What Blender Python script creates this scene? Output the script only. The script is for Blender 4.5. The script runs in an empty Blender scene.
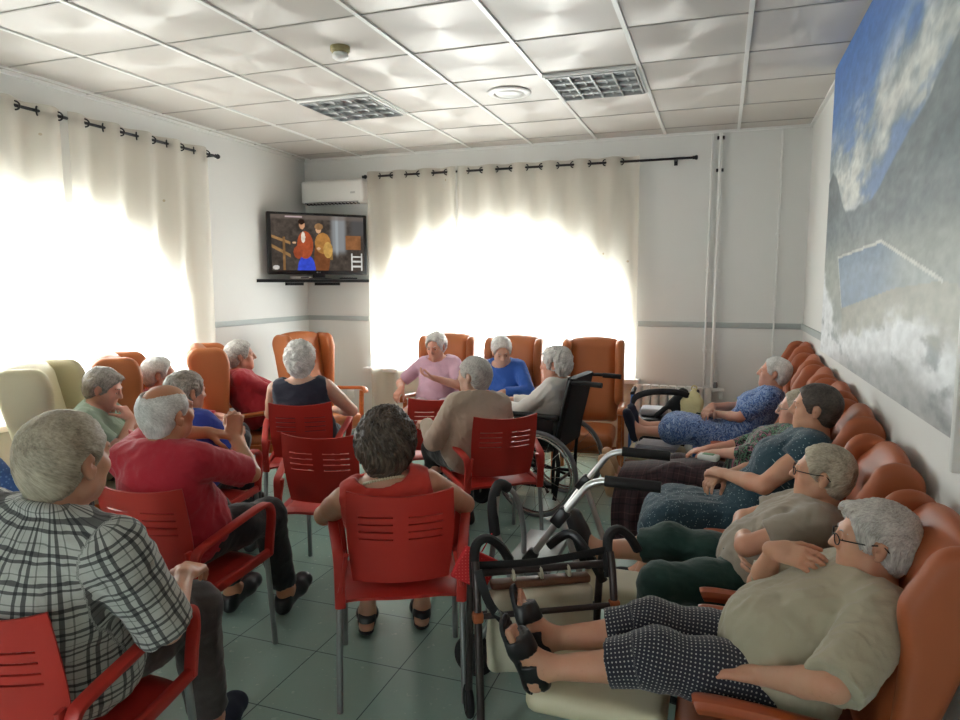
import bpy, bmesh, math, random
import numpy as np
from mathutils import Vector, Matrix, Euler
R2D = math.radians
scene = bpy.context.scene
COL = scene.collection
rng = np.random.default_rng(7)
V = lambda *a: np.array(a, dtype=np.float64)

# ------------------------------------------------------------------ objects
def tag(o, label=None, cat=None, group=None, kind=None):
    if label: o['label'] = label
    if cat: o['category'] = cat
    if group: o['group'] = group
    if kind: o['kind'] = kind
    return o

def mesh_np(name, verts, faces, mat=None, smooth=True):
    """verts (N,3); faces (M,k) int array or list of index lists"""
    me = bpy.data.meshes.new(name)
    if isinstance(faces, np.ndarray):
        n, k = faces.shape
        me.vertices.add(len(verts)); me.loops.add(n*k); me.polygons.add(n)
        me.vertices.foreach_set('co', np.asarray(verts, dtype=np.float32).ravel())
        me.loops.foreach_set('vertex_index', faces.astype(np.int32).ravel())
        me.polygons.foreach_set('loop_start', np.arange(0, n*k, k, dtype=np.int32))
        me.polygons.foreach_set('loop_total', np.full(n, k, dtype=np.int32))
        me.update(calc_edges=True)
    else:
        me.from_pydata([tuple(v) for v in verts], [], [list(f) for f in faces])
    me.validate()
    if smooth: me.polygons.foreach_set('use_smooth', np.ones(len(me.polygons), dtype=bool))
    if mat: me.materials.append(mat)
    return me

def link(name, me, parent=None, loc=None, rot=None):
    o = bpy.data.objects.new(name, me); COL.objects.link(o)
    if parent: o.parent = parent
    if loc is not None: o.location = tuple(loc)
    if rot is not None: o.rotation_euler = tuple(rot)
    return o

def empty(name, loc=(0,0,0), rz=0.0):
    o = bpy.data.objects.new(name, None); COL.objects.link(o)
    o.location = tuple(loc); o.rotation_euler = (0, 0, rz); o.empty_display_size = .1
    return o

def copy_tree(o, parent=None):
    c = o.copy(); COL.objects.link(c)
    if parent: c.parent = parent
    for ch in [x for x in o.children]: copy_tree(ch, c)
    return c

class MB:
    """collects shapes into one mesh"""
    def __init__(s): s.v = []; s.f = []
    def add(s, vs, fs):
        b = len(s.v); s.v += [tuple(map(float, q)) for q in vs]; s.f += [[b+i for i in f] for f in fs]; return s
    def box(s, c, size, rot=None, bevel=0.0):
        bm = bmesh.new(); bmesh.ops.create_cube(bm, size=1)
        for q in bm.verts: q.co = Vector((q.co.x*size[0], q.co.y*size[1], q.co.z*size[2]))
        if bevel: bmesh.ops.bevel(bm, geom=list(bm.edges), offset=bevel, segments=2, affect='EDGES', profile=.5)
        M = Matrix.Translation(c)
        if rot is not None: M = M @ Euler(rot).to_matrix().to_4x4()
        bm.transform(M); bm.verts.index_update()
        s.add([q.co for q in bm.verts], [[q.index for q in f.verts] for f in bm.faces]); bm.free(); return s
    def tube(s, pts, r, n=10, smooth=0, cap=True, r2=None):
        P = spline(pts, smooth) if smooth else [np.array(p, float) for p in pts]
        m = len(P); rings = []
        up = None
        for i in range(m):
            t = P[min(i+1, m-1)] - P[max(i-1, 0)]; t = t/(np.linalg.norm(t)+1e-9)
            if up is None:
                up = np.array([0,0,1.]) if abs(t[2]) < .9 else np.array([1.,0,0])
            a = np.cross(t, up); a /= np.linalg.norm(a)+1e-9; b = np.cross(a, t); up = b
            rr = r if r2 is None else r + (r2-r)*i/(m-1)
            rings.append([P[i] + rr*(math.cos(2*math.pi*k/n)*a + math.sin(2*math.pi*k/n)*b) for k in range(n)])
        vs = [q for rg in rings for q in rg]; fs = []
        for i in range(m-1):
            for k in range(n):
                fs.append([i*n+k, i*n+(k+1) % n, (i+1)*n+(k+1) % n, (i+1)*n+k])
        if cap: fs += [list(range(n))[::-1], [(m-1)*n+k for k in range(n)]]
        return s.add(vs, fs)
    def ribbon(s, pts, w, h, ref=(1,0,0), smooth=0, rnd=.35, closed=False, wfun=None):
        """sweep of a rounded rectangle; w along ref, h across"""
        P = spline(pts, smooth) if smooth else [np.array(p, float) for p in pts]
        m = len(P); ref = np.array(ref, float); sec = []
        rr = min(w, h)*rnd
        for cx, cy, a0 in ((w/2-rr, h/2-rr, 0), (-w/2+rr, h/2-rr, 90), (-w/2+rr, -h/2+rr, 180), (w/2-rr, -h/2+rr, 270)):
            for k in range(3):
                a = math.radians(a0+45*k); sec.append((cx+rr*math.cos(a), cy+rr*math.sin(a)))
        n = len(sec); vs = []
        for i in range(m):
            t = P[min(i+1, m-1)] - P[max(i-1, 0)]; t /= np.linalg.norm(t)+1e-9
            a = ref - t*np.dot(ref, t); a /= np.linalg.norm(a)+1e-9; b = np.cross(t, a)
            sc = wfun(i/(m-1)) if wfun else 1
            vs += [P[i]+a*x*sc+b*y for x, y in sec]
        fs = []
        for i in range(m-1):
            for k in range(n): fs.append([i*n+k, i*n+(k+1) % n, (i+1)*n+(k+1) % n, (i+1)*n+k])
        fs += [list(range(n))[::-1], [(m-1)*n+k for k in range(n)]]
        return s.add(vs, fs)
    def lathe(s, prof, c=(0,0,0), n=24, axis='z'):
        vs = []; m = len(prof)
        for r, z in prof:
            for k in range(n):
                a = 2*math.pi*k/n; q = (r*math.cos(a), r*math.sin(a), z)
                if axis == 'x': q = (q[2], q[0], q[1])
                if axis == 'y': q = (q[0], q[2], q[1])
                vs.append((q[0]+c[0], q[1]+c[1], q[2]+c[2]))
        fs = []
        for i in range(m-1):
            for k in range(n): fs.append([i*n+k, i*n+(k+1) % n, (i+1)*n+(k+1) % n, (i+1)*n+k])
        if prof[0][0] > 1e-6: fs.append(list(range(n))[::-1])
        if prof[-1][0] > 1e-6: fs.append([(m-1)*n+k for k in range(n)])
        return s.add(vs, fs)
    def torus(s, c, R, r, normal=(1,0,0), n=40, m=10):
        nm = np.array(normal, float); nm /= np.linalg.norm(nm)
        h = np.array([0,0,1.]) if abs(nm[2]) < .9 else np.array([1.,0,0])
        a = np.cross(nm, h); a /= np.linalg.norm(a); b = np.cross(nm, a); c = np.array(c, float)
        vs = []; fs = []
        for i in range(n):
            t = 2*math.pi*i/n; d = math.cos(t)*a+math.sin(t)*b
            for k in range(m):
                u = 2*math.pi*k/m; vs.append(c+d*(R+r*math.cos(u))+nm*r*math.sin(u))
        for i in range(n):
            for k in range(m): fs.append([i*m+k, ((i+1) % n)*m+k, ((i+1) % n)*m+(k+1) % m, i*m+(k+1) % m])
        return s.add(vs, fs)
    def sphere(s, c, r, n=12, m=8):
        rr = (r, r, r) if np.isscalar(r) else r
        prof = [(math.sin(math.pi*i/m), -math.cos(math.pi*i/m)) for i in range(m+1)]
        vs = []; fs = []
        for i, (a, z) in enumerate(prof):
            for k in range(n):
                t = 2*math.pi*k/n; vs.append((c[0]+rr[0]*a*math.cos(t), c[1]+rr[1]*a*math.sin(t), c[2]+rr[2]*z))
        for i in range(m):
            for k in range(n): fs.append([i*n+k, i*n+(k+1) % n, (i+1)*n+(k+1) % n, (i+1)*n+k])
        return s.add(vs, fs)
    def build(s, name, mat, parent=None, smooth=True, loc=None, weld=True, sharp=40, **kw):
        me = bpy.data.meshes.new(name); bm = bmesh.new()
        vv = [bm.verts.new(q) for q in s.v]
        for f in s.f:
            try: bm.faces.new([vv[i] for i in f])
            except ValueError: pass
        if weld: bmesh.ops.remove_doubles(bm, verts=bm.verts, dist=1e-5)
        bmesh.ops.recalc_face_normals(bm, faces=bm.faces)
        if smooth:
            for f in bm.faces: f.smooth = True
            for e in bm.edges:
                if len(e.link_faces) == 2 and e.calc_face_angle(0) > math.radians(sharp): e.smooth = False
        bm.to_mesh(me); bm.free()
        if mat: me.materials.append(mat)
        return link(name, me, parent, loc)

def spline(pts, sub=6):
    P = [np.array(p, float) for p in pts]; out = []
    for i in range(len(P)-1):
        p0 = P[max(i-1, 0)]; p1 = P[i]; p2 = P[i+1]; p3 = P[min(i+2, len(P)-1)]
        for k in range(sub):
            t = k/sub
            out.append(.5*((2*p1)+(-p0+p2)*t+(2*p0-5*p1+4*p2-p3)*t*t+(-p0+3*p1-3*p2+p3)*t**3))
    out.append(P[-1]); return out

# ------------------------------------------------------------------ signed-distance shapes
class Prim:
    __slots__ = ('f', 'c', 'R', 'k')
    def __init__(s, f, c, R, k): s.f = f; s.c = np.asarray(c, float); s.R = R; s.k = k
def cap(a, b, ra, rb=None, k=.02):
    a = np.asarray(a, float); b = np.asarray(b, float); rb = ra if rb is None else rb
    ab = b-a; L2 = max(float(ab@ab), 1e-12)
    def f(p):
        q = p-a; t = np.clip(q@ab/L2, 0, 1)
        return np.sqrt(((q-t[..., None]*ab)**2).sum(-1)) - (ra+(rb-ra)*t)
    return Prim(f, (a+b)/2, math.sqrt(L2)/2+max(ra, rb), k)
def ell(c, r, M=None, k=.03):
    c = np.asarray(c, float); r = np.asarray(r, float)
    def f(p):
        q = p-c
        if M is not None: q = q@M
        k0 = np.sqrt(((q/r)**2).sum(-1)); k1 = np.sqrt(((q/(r*r))**2).sum(-1))
        return k0*(k0-1)/np.maximum(k1, 1e-6)
    return Prim(f, c, float(r.max()), k)
def sph(c, r, k=.02):
    c = np.asarray(c, float)
    return Prim(lambda p: np.sqrt(((p-c)**2).sum(-1))-r, c, r, k)
def rbox(c, half, rad, M=None, k=.02):
    c = np.asarray(c, float); half = np.asarray(half, float)-rad
    def f(p):
        q = p-c
        if M is not None: q = q@M
        q = np.abs(q)-half
        return np.sqrt((np.maximum(q, 0)**2).sum(-1))+np.minimum(q.max(-1), 0)-rad
    return Prim(f, c, float(np.linalg.norm(half+rad)), k)
def ringp(c, ax, R, r, k=.008):
    c = np.asarray(c, float); ax = np.asarray(ax, float); ax = ax/np.linalg.norm(ax)
    def f(p):
        q = p-c; z = q@ax; rad = np.sqrt(np.maximum((q*q).sum(-1)-z*z, 0))
        return np.sqrt((rad-R)**2+z*z)-r
    return Prim(f, c, R+r, k)
def slab2d(segs, x0, x1, rr, k2=.05, axis=0, k=.02):
    """rounded slab between x0 and x1, outline = smooth union of tapered 2D capsules ((y,z),(y,z),r0,r1)"""
    cs = np.array([[(s[0][0]+s[1][0])/2, (s[0][1]+s[1][1])/2] for s in segs]); cm = cs.mean(0)
    def f(p):
        y = p[..., 1]; z = p[..., 2]; d = None
        for (ay, az), (by, bz), ra, rb in segs:
            dy, dz = by-ay, bz-az; L2 = max(dy*dy+dz*dz, 1e-9)
            t = np.clip(((y-ay)*dy+(z-az)*dz)/L2, 0, 1)
            e = np.sqrt((y-ay-t*dy)**2+(z-az-t*dz)**2)-(ra+(rb-ra)*t)
            d = e if d is None else smin(d, e, k2)
        w = np.abs(p[..., 0]-(x0+x1)/2)-(x1-x0)/2
        a = d+rr; b = w+rr
        return np.sqrt(np.maximum(a, 0)**2+np.maximum(b, 0)**2)+np.minimum(np.maximum(a, b), 0)-rr
    return Prim(f, ((x0+x1)/2, cm[0], cm[1]), 1.2, k)
def smin(a, b, k):
    if np.isscalar(k) and k <= 0: return np.minimum(a, b)
    h = np.maximum(k-np.abs(a-b), 0)/k
    return np.minimum(a, b)-h*h*k*.25
def smax(a, b, k): return -smin(-a, -b, k)

class Ctx:
    def __init__(s, P, bc, br): s.P = P; s.bc = bc; s.br = br
    def union(s, prims, off=0.0, kk=None, big=.3):
        d = np.full(s.P.shape[:2], big)
        for p in prims:
            m = np.sqrt(((s.bc-p.c)**2).sum(-1)) < p.R+s.br+.07+off
            i = np.nonzero(m)[0]
            if len(i): d[i] = smin(d[i], p.f(s.P[i])-off, p.k if kk is None else kk)
        return d

def surface(field, lo, hi, vox, B=8):
    """field(ctx)->(nb,m) distances.  returns verts, quads (naive surface nets)"""
    lo = np.asarray(lo, float); hi = np.asarray(hi, float)
    nb = np.maximum(np.ceil((hi-lo)/(vox*B)).astype(int), 1); n = nb*B
    bs = vox*B
    gi = np.stack(np.meshgrid(*[np.arange(k) for k in nb], indexing='ij'), -1).reshape(-1, 3)
    bc = lo+(gi+.5)*bs-vox*.5
    br = bs*.5*math.sqrt(3)
    d = np.concatenate([field(Ctx(bc[i:i+20000, None, :], bc[i:i+20000], br)) for i in range(0, len(bc), 20000)])[:, 0]
    act = np.abs(d) < br*1.45+.012
    D = np.empty(n, dtype=np.float32)
    Dv = D.reshape(nb[0], B, nb[1], B, nb[2], B)
    Dv[:] = np.where(d > 0, .1, -.1).reshape(nb[0], 1, nb[1], 1, nb[2], 1)
    o = np.stack(np.meshgrid(*[np.arange(B)]*3, indexing='ij'), -1).reshape(-1, 3)*vox
    ai = np.nonzero(act)[0]
    for s0 in range(0, len(ai), 1500):
        a = ai[s0:s0+1500]; b0 = lo+gi[a]*bs
        P = b0[:, None, :]+o[None]
        dd = field(Ctx(P, bc[a], br)).astype(np.float32)
        g = gi[a]
        Dv[g[:, 0], :, g[:, 1], :, g[:, 2], :] = dd.reshape(-1, B, B, B)
    S = D < 0
    S[0] = S[-1] = False; S[:, 0] = S[:, -1] = False; S[:, :, 0] = S[:, :, -1] = False
    D = np.where(S, np.minimum(D, -1e-6), np.maximum(np.abs(D), 1e-6)).astype(np.float32)
    c = np.zeros(tuple(n-1), dtype=np.int8)
    for dx in (0, 1):
        for dy in (0, 1):
            for dz in (0, 1):
                c += S[dx:n[0]-1+dx, dy:n[1]-1+dy, dz:n[2]-1+dz]
    cell = np.argwhere((c > 0) & (c < 8))
    idm = np.full(tuple(n-1), -1, dtype=np.int32); idm[cell[:, 0], cell[:, 1], cell[:, 2]] = np.arange(len(cell))
    acc = np.zeros((len(cell), 3)); cnt = np.zeros(len(cell))
    corners = [(0,0,0),(1,0,0),(0,1,0),(1,1,0),(0,0,1),(1,0,1),(0,1,1),(1,1,1)]
    vals = [D[cell[:, 0]+a, cell[:, 1]+b, cell[:, 2]+e] for a, b, e in corners]
    for i in range(8):
        for j in range(i+1, 8):
            if sum(abs(corners[i][q]-corners[j][q]) for q in range(3)) != 1: continue
            a, b = vals[i], vals[j]; m = (a < 0) != (b < 0)
            t = np.where(m, a/(a-b+1e-12), 0)
            p = np.array(corners[i])+t[:, None]*(np.array(corners[j])-np.array(corners[i]))
            acc += p*m[:, None]; cnt += m
    verts = lo+(cell+acc/np.maximum(cnt, 1)[:, None])*vox
    quads = []
    for ax in range(3):
        b, e = (ax+1) % 3, (ax+2) % 3
        s1 = [slice(1, n[q]-1) for q in range(3)]; s2 = list(s1); s1[ax] = slice(0, n[ax]-1); s2[ax] = slice(1, n[ax])
        A = S[tuple(s1)]; Bq = S[tuple(s2)]
        off = np.ones(3, int); off[ax] = 0
        for flip in (False, True):
            q = np.argwhere((A & ~Bq) if not flip else (~A & Bq))+off
            if not len(q): continue
            eb = np.zeros(3, int); eb[b] = 1; ee = np.zeros(3, int); ee[e] = 1
            ids = [idm[tuple((q-eb-ee).T)], idm[tuple((q-ee).T)], idm[tuple(q.T)], idm[tuple((q-eb).T)]]
            if flip: ids = ids[::-1]
            quads.append(np.stack(ids, -1))
    quads = np.concatenate(quads) if quads else np.zeros((0, 4), int)
    quads = quads[(quads >= 0).all(1)]
    return verts, quads

def largest_piece(verts, quads, keep=1):
    """drop stray islands: keep the biggest connected piece(s)"""
    n = len(verts); lab = np.arange(n)
    e = np.concatenate([quads[:, [0, 1]], quads[:, [1, 2]], quads[:, [2, 3]], quads[:, [3, 0]]])
    while True:
        m = np.minimum(lab[e[:, 0]], lab[e[:, 1]])
        new = lab.copy(); np.minimum.at(new, e[:, 0], m); np.minimum.at(new, e[:, 1], m)
        new = new[new]; new = new[new]
        if (new == lab).all(): break
        lab = new
    u, cts = np.unique(lab, return_counts=True)
    ok = np.isin(lab, u[np.argsort(-cts)[:keep]])
    if ok.all(): return verts, quads
    mp = np.cumsum(ok)-1
    return verts[ok], mp[quads[ok[quads[:, 0]]]]

def sdf_obj(name, prims, mat, parent=None, vox=.008, k=None, post=None, loc=None):
    lo = np.min([p.c-p.R for p in prims], 0)-.02; hi = np.max([p.c+p.R for p in prims], 0)+.02
    def field(c):
        d = c.union(prims, kk=k)
        return post(c.P, d) if post else d
    # tighten bounds with a coarse pass
    v, q = surface(field, lo, hi, max(vox*3, .02), 4)
    if len(v): lo, hi = v.min(0)-.025, v.max(0)+.025
    v, q = surface(field, lo, hi, vox)
    return link(name, mesh_np(name, v, q, mat), parent, loc)

def wob(P, seed, f=20.0):
    """smooth pseudo-noise -1..1"""
    r = np.random.default_rng(seed); out = 0
    for i in range(4):
        a = r.normal(size=3); a /= np.linalg.norm(a); b = r.normal(size=3); b /= np.linalg.norm(b)
        out = out+np.sin(P@a*f*(1+.37*i)+r.uniform(0, 6)+1.7*np.sin(P@b*f*.6+r.uniform(0, 6)))
    return out/4
# ------------------------------------------------------------------ materials
def lin(c):
    if isinstance(c, str):
        c = [int(c[i:i+2], 16)/255 for i in (0, 2, 4)]
    return tuple((x/12.92 if x <= .04045 else ((x+.055)/1.055)**2.4) for x in c)
class NT:
    def __init__(s, name):
        s.m = bpy.data.materials.new(name); s.m.use_nodes = True; s.t = s.m.node_tree; s.t.nodes.clear()
        s.out = s.n('ShaderNodeOutputMaterial')
    def n(s, ty, **kw):
        nd = s.t.nodes.new(ty)
        for k, v in kw.items():
            if hasattr(nd, k) and k not in nd.inputs: setattr(nd, k, v)
            else: s.set(nd, k, v)
        return nd
    def set(s, nd, k, v):
        i = nd.inputs[k]
        if hasattr(v, 'outputs'): s.t.links.new(v.outputs[0], i)
        elif hasattr(v, 'is_output'): s.t.links.new(v, i)
        elif hasattr(i, 'default_value'):
            if hasattr(i.default_value, '__len__') and len(i.default_value) == 4 and len(v) == 3: v = (*v, 1)
            i.default_value = v
    def co(s, kind='Object'): return s.n('ShaderNodeTexCoord').outputs[kind]
    def attr(s, name): return s.n('ShaderNodeAttribute', attribute_name=name).outputs['Vector']
    def noise(s, vec, scale, detail=3, rough=.55, dist=0):
        nd = s.n('ShaderNodeTexNoise'); s.set(nd, 'Vector', vec); s.set(nd, 'Scale', scale); s.set(nd, 'Detail', detail)
        s.set(nd, 'Roughness', rough); s.set(nd, 'Distortion', dist); return nd.outputs['Fac']
    def ramp(s, fac, stops, interp='LINEAR'):
        nd = s.n('ShaderNodeValToRGB'); s.t.links.new(fac, nd.inputs[0]); cr = nd.color_ramp; cr.interpolation = interp
        while len(cr.elements) < len(stops): cr.elements.new(.5)
        for e, (p, c) in zip(cr.elements, stops):
            e.position = p; e.color = (*c, 1) if not np.isscalar(c) else (c, c, c, 1)
        return nd.outputs[0]
    def math(s, op, a, b=None, clamp=False):
        nd = s.n('ShaderNodeMath', operation=op, use_clamp=clamp)
        for i, x in enumerate((a, b)):
            if x is None: continue
            if hasattr(x, 'is_output'): s.t.links.new(x, nd.inputs[i])
            else: nd.inputs[i].default_value = x
        return nd.outputs[0]
    def mix(s, fac, a, b, mode='MIX'):
        nd = s.n('ShaderNodeMix', data_type='RGBA', blend_type=mode)
        for i, x in ((0, fac), (6, a), (7, b)):
            if hasattr(x, 'is_output'): s.t.links.new(x, nd.inputs[i])
            elif np.isscalar(x): nd.inputs[i].default_value = x
            else: nd.inputs[i].default_value = (*x, 1)
        return nd.outputs[2]
    def sep(s, v):
        nd = s.n('ShaderNodeSeparateXYZ'); s.t.links.new(v, nd.inputs[0]); return nd.outputs
    def bump(s, h, strength=.2, dist=.002):
        nd = s.n('ShaderNodeBump'); s.t.links.new(h, nd.inputs['Height']); nd.inputs['Strength'].default_value = strength
        nd.inputs['Distance'].default_value = dist; return nd.outputs[0]
    def bsdf(s, color, rough=.6, metal=0., normal=None, **kw):
        b = s.n('ShaderNodeBsdfPrincipled')
        if hasattr(color, 'is_output'): s.t.links.new(color, b.inputs['Base Color'])
        else: b.inputs['Base Color'].default_value = (*color, 1)
        if hasattr(rough, 'is_output'): s.t.links.new(rough, b.inputs['Roughness'])
        else: b.inputs['Roughness'].default_value = rough
        b.inputs['Metallic'].default_value = metal
        if normal is not None: s.t.links.new(normal, b.inputs['Normal'])
        for k, v in kw.items(): s.set(b, k.replace('_', ' '), v)
        s.t.links.new(b.outputs[0], s.out.inputs[0]); return b

def simple(name, c, rough=.5, metal=0., var=.12, vscale=6, bscale=0, bstr=.15, bdist=.001, spec=.5, coat=0.):
    t = NT(name); c = lin(c); o = t.co()
    col = t.mix(t.noise(o, vscale, 4), tuple(x*(1-var) for x in c), tuple(min(1, x*(1+var)) for x in c)) if var else c
    nrm = t.bump(t.noise(o, bscale, 4), bstr, bdist) if bscale else None
    t.bsdf(col, rough, metal, nrm, Specular_IOR_Level=spec, Coat_Weight=coat)
    return t.m

M = {}
M['white_wall'] = simple('painted_plaster', 'dcdcd8', .75, var=.03, vscale=2, bscale=30, bstr=.12, bdist=.003)
M['dado_paint'] = simple('lower_wall_paint', 'd6d4d0', .5, var=.03, vscale=2, bscale=25, bstr=.08)
M['dado_rail'] = simple('grey_dado_rail', 'a9b0ae', .5, var=.05)
M['white_plastic'] = simple('white_plastic', 'e4e4e0', .35, var=.03)
M['white_paint'] = simple('white_gloss_paint', 'e2e2de', .35, var=.03)
M['black_metal'] = simple('black_metal', '17171a', .4, .3, var=.1)
M['black_plastic'] = simple('black_plastic', '121214', .35, var=.1)
M['black_rubber'] = simple('black_rubber', '18181a', .7, var=.15)
M['grey_rubber'] = simple('grey_rubber', '77777a', .65, var=.1)
M['silver'] = simple('brushed_silver_tube', 'c4c4c2', .3, .85, var=.05)
M['grey_tube'] = simple('grey_metal_tube', '8e9090', .38, .6, var=.06)
M['bronze_tube'] = simple('dark_bronze_tube', '453d3c', .35, .5, var=.1)
M['blue_tube'] = simple('blue_metal_tube', '3f73b8', .35, .3, var=.08)
M['red_plastic'] = simple('red_plastic', 'bb3229', .42, var=.06, vscale=3, bscale=260, bstr=.08, bdist=.0006, spec=.5)
M['orange_leather'] = simple('orange_leatherette', 'b3683a', .42, var=.10, vscale=5, bscale=90, bstr=.14, bdist=.001)
M['rust_velour'] = simple('rust_orange_upholstery', 'a3552f', .52, var=.10, vscale=5, bscale=120, bstr=.12, bdist=.001)
M['cream_leather'] = simple('cream_leatherette', 'd3c8a4', .48, var=.06, vscale=5, bscale=90, bstr=.12)
M['foot_cream'] = simple('cream_footrest_vinyl', 'd6cdae', .45, var=.06, vscale=5, bscale=80, bstr=.12)
M['grey_cloth'] = simple('grey_towel', 'c4c2c6', .8, var=.1, bscale=200)
M['black_cloth'] = simple('black_nylon', '141416', .75, var=.15, bscale=250, bstr=.2)
M['cream_cloth'] = simple('cream_canvas', 'c9c2ac', .85, var=.08, bscale=250, bstr=.25)
M['pearl'] = simple('pearl', 'd8c9a8', .25, var=.1)
M['gold'] = simple('gold', 'c9a04c', .3, .9, var=.05)
M['steel'] = simple('steel', 'b9bab8', .25, .9, var=.05)
M['paper'] = simple('paper', 'cfcfda', .7, var=.1, vscale=20)
M['tan_leather'] = simple('tan_shoe_leather', 'b48e68', .55, var=.12)
M['black_leather'] = simple('black_shoe_leather', '18171a', .38, var=.15)
M['navy_felt'] = simple('navy_felt_slipper', '1d2336', .8, var=.15, bscale=200)
M['brown_wood'] = simple('brown_wood', '6b4631', .45, var=.15)

def wood(name, c1, c2, rough=.32, axis=1):
    t = NT(name); o = t.co(); mp = t.n('ShaderNodeMapping'); t.set(mp, 'Vector', o)
    sc = [22, 22, 22]; sc[axis] = 2.5; t.set(mp, 'Scale', tuple(sc))
    f = t.noise(mp.outputs[0], 1.6, 5, .6, .6)
    col = t.ramp(f, [(.3, lin(c1)), (.7, lin(c2))])
    t.bsdf(col, rough, 0, t.bump(f, .05, .001), Coat_Weight=.25, Coat_Roughness=.25); return t.m
M['orange_wood'] = wood('orange_stained_wood', 'a85322', 'c8743a')
M['red_wood'] = wood('red_brown_stained_wood', '96401f', 'ad5228', .28)

def skin(name, c, age=1.0, rough=.5):
    t = NT(name); o = t.co(); c = lin(c)
    big = t.noise(o, 9, 4); fine = t.noise(o, 70, 3)
    red = (c[0]*1.05, c[1]*.80, c[2]*.74)
    col = t.mix(t.ramp(big, [(.35, 0.), (.7, .75)]), c, red)
    spots = t.ramp(fine, [(.64, 0.), (.74, .28)])
    col = t.mix(spots, col, (c[0]*.66, c[1]*.55, c[2]*.48))
    h = t.math('ADD', t.noise(o, 140, 3), t.math('MULTIPLY', t.noise(o, 40, 3), 1.2))
    t.bsdf(col, rough, 0, t.bump(h, .22*age, .0018), Subsurface_Weight=.12, Subsurface_Radius=(.012, .005, .003), Subsurface_Scale=.6)
    return t.m
M['skin'] = skin('skin_fair', 'c99a7e')
M['skin_pink'] = skin('skin_pink', 'd2a08a')
M['skin_tan'] = skin('skin_tanned', 'b98463')
M['skin_pale'] = skin('skin_pale', 'd8b09a')

def hairmat(name, c1, c2, rough=.5):
    t = NT(name); o = t.attr('flow'); mp = t.n('ShaderNodeMapping'); t.set(mp, 'Vector', o); t.set(mp, 'Scale', (260, 260, 22))
    f = t.noise(mp.outputs[0], 1., 4, .65, .4); g = t.noise(t.co(), 24, 3)
    ff = t.math('ADD', t.math('MULTIPLY', f, .6), t.math('MULTIPLY', g, .4))
    t.bsdf(t.ramp(ff, [(.34, lin(c1)), (.62, lin(c2))]), rough, 0, t.bump(f, .55, .003), Specular_IOR_Level=.35); return t.m
M['hair_white'] = hairmat('hair_white', 'a9a5a0', 'e6e3de')
M['hair_silver'] = hairmat('hair_silver', '8a8580', 'd0ccc5')
M['hair_grey'] = hairmat('hair_grey', '6e675f', 'b5ada2')
M['hair_greybeige'] = hairmat('hair_grey_beige', '7f7565', 'bdb19c')
M['hair_brown'] = hairmat('hair_brown_grey', '1c1511', '5f5145')
M['hair_dark'] = hairmat('hair_dark', '211c1a', '5a5048')

def cloth(name, c, var=.1, rough=.85, bs=320, fold=.0, sheen=.2):
    t = NT(name); o = t.co(); c = lin(c)
    f = t.noise(o, 7, 4)
    col = t.mix(f, tuple(x*(1-var) for x in c), tuple(min(1, x*(1+var)) for x in c))
    h = t.math('ADD', t.math('MULTIPLY', t.noise(o, bs, 2), .25), t.noise(o, 16, 4, .6, 1.2))
    t.bsdf(col, rough, 0, t.bump(h, .4, .006), Sheen_Weight=sheen); return t.m
C = {}
for nm, c in dict(red_tee='b01f30', red_top='c03528', red_knit='a8202c', navy='25283a', blue_tee='2b3f9c', sage='8e9f88', pink='caa3b4',
                  royal='2c5bb0', ivory='d9d5d0', beige='b3a190', grey_tee='94897a', stone='aaa38c', black='131317', charcoal='26242a',
                  brown='3a3230', darkgreen='12362f', pinkwhite='cfb9bd', denim='3c5f95', white='dcdad6').items():
    C[nm] = cloth('cloth_'+nm, c)
def dots(name, base, dot, scale, size, wob_=.0, two=None):
    t = NT(name); uv = t.attr('cuv')
    vo = t.n('ShaderNodeTexVoronoi', feature='F1'); t.set(vo, 'Vector', uv); t.set(vo, 'Scale', scale); t.set(vo, 'Randomness', wob_)
    m = t.math('LESS_THAN', vo.outputs['Distance'], size)
    col = t.mix(m, lin(base), lin(dot))
    if two:
        m2 = t.math('GREATER_THAN', t.noise(uv, scale*.45, 3, .6, .8), .56); col = t.mix(m2, col, lin(two))
    h = t.noise(t.co(), 18, 4, .6, 1.2)
    t.bsdf(col, .85, 0, t.bump(h, .4, .006), Sheen_Weight=.2); return t.m
C['polka'] = dots('cloth_navy_polka_dots', '22232f', 'b8b6b0', 88, .19, .0)
C['teal_dots'] = dots('cloth_teal_small_dots', '1f3d4a', '8fa6a8', 105, .21, .7)
C['blue_dots'] = dots('cloth_blue_dots', '3a5f98', '5f86bd', 70, .3, .5)
def print_mat(name, cols, scale, dist=1.5):
    t = NT(name); uv = t.attr('cuv'); f = t.noise(uv, scale, 4, .6, dist)
    n = len(cols); st = [(.33+.34*i/n, lin(c)) for i, c in enumerate(cols)]
    t.bsdf(t.ramp(f, st, 'CONSTANT'), .85, 0, t.bump(t.noise(t.co(), 18, 4, .6, 1.2), .4, .006), Sheen_Weight=.2); return t.m
C['blue_floral'] = print_mat('cloth_blue_floral', ['26406e', '3f619c', '8ea6cc', '4a6dab', '2b467a', '9db2d4'], 26)
C['dark_floral'] = print_mat('cloth_dark_floral', ['131618', '1b1f22', '5f8a6a', '1a1c20', 'a06a78', '16181c'], 22)
def plaid(name, base, lines, period=.07):
    t = NT(name); x, y, z = t.sep(t.attr('cuv'))
    col = lin(base)
    for axis in (x, y):
        for off, w, c, op in lines:
            ph = t.math('FRACT', t.math('ADD', t.math('DIVIDE', axis, period), 100+off))
            m = t.math('MULTIPLY', t.math('LESS_THAN', ph, w), op); col = t.mix(m, col, lin(c))
    t.bsdf(col, .85, 0, t.bump(t.noise(t.co(), 16, 4, .6, 1.2), .4, .006), Sheen_Weight=.2); return t.m
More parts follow.
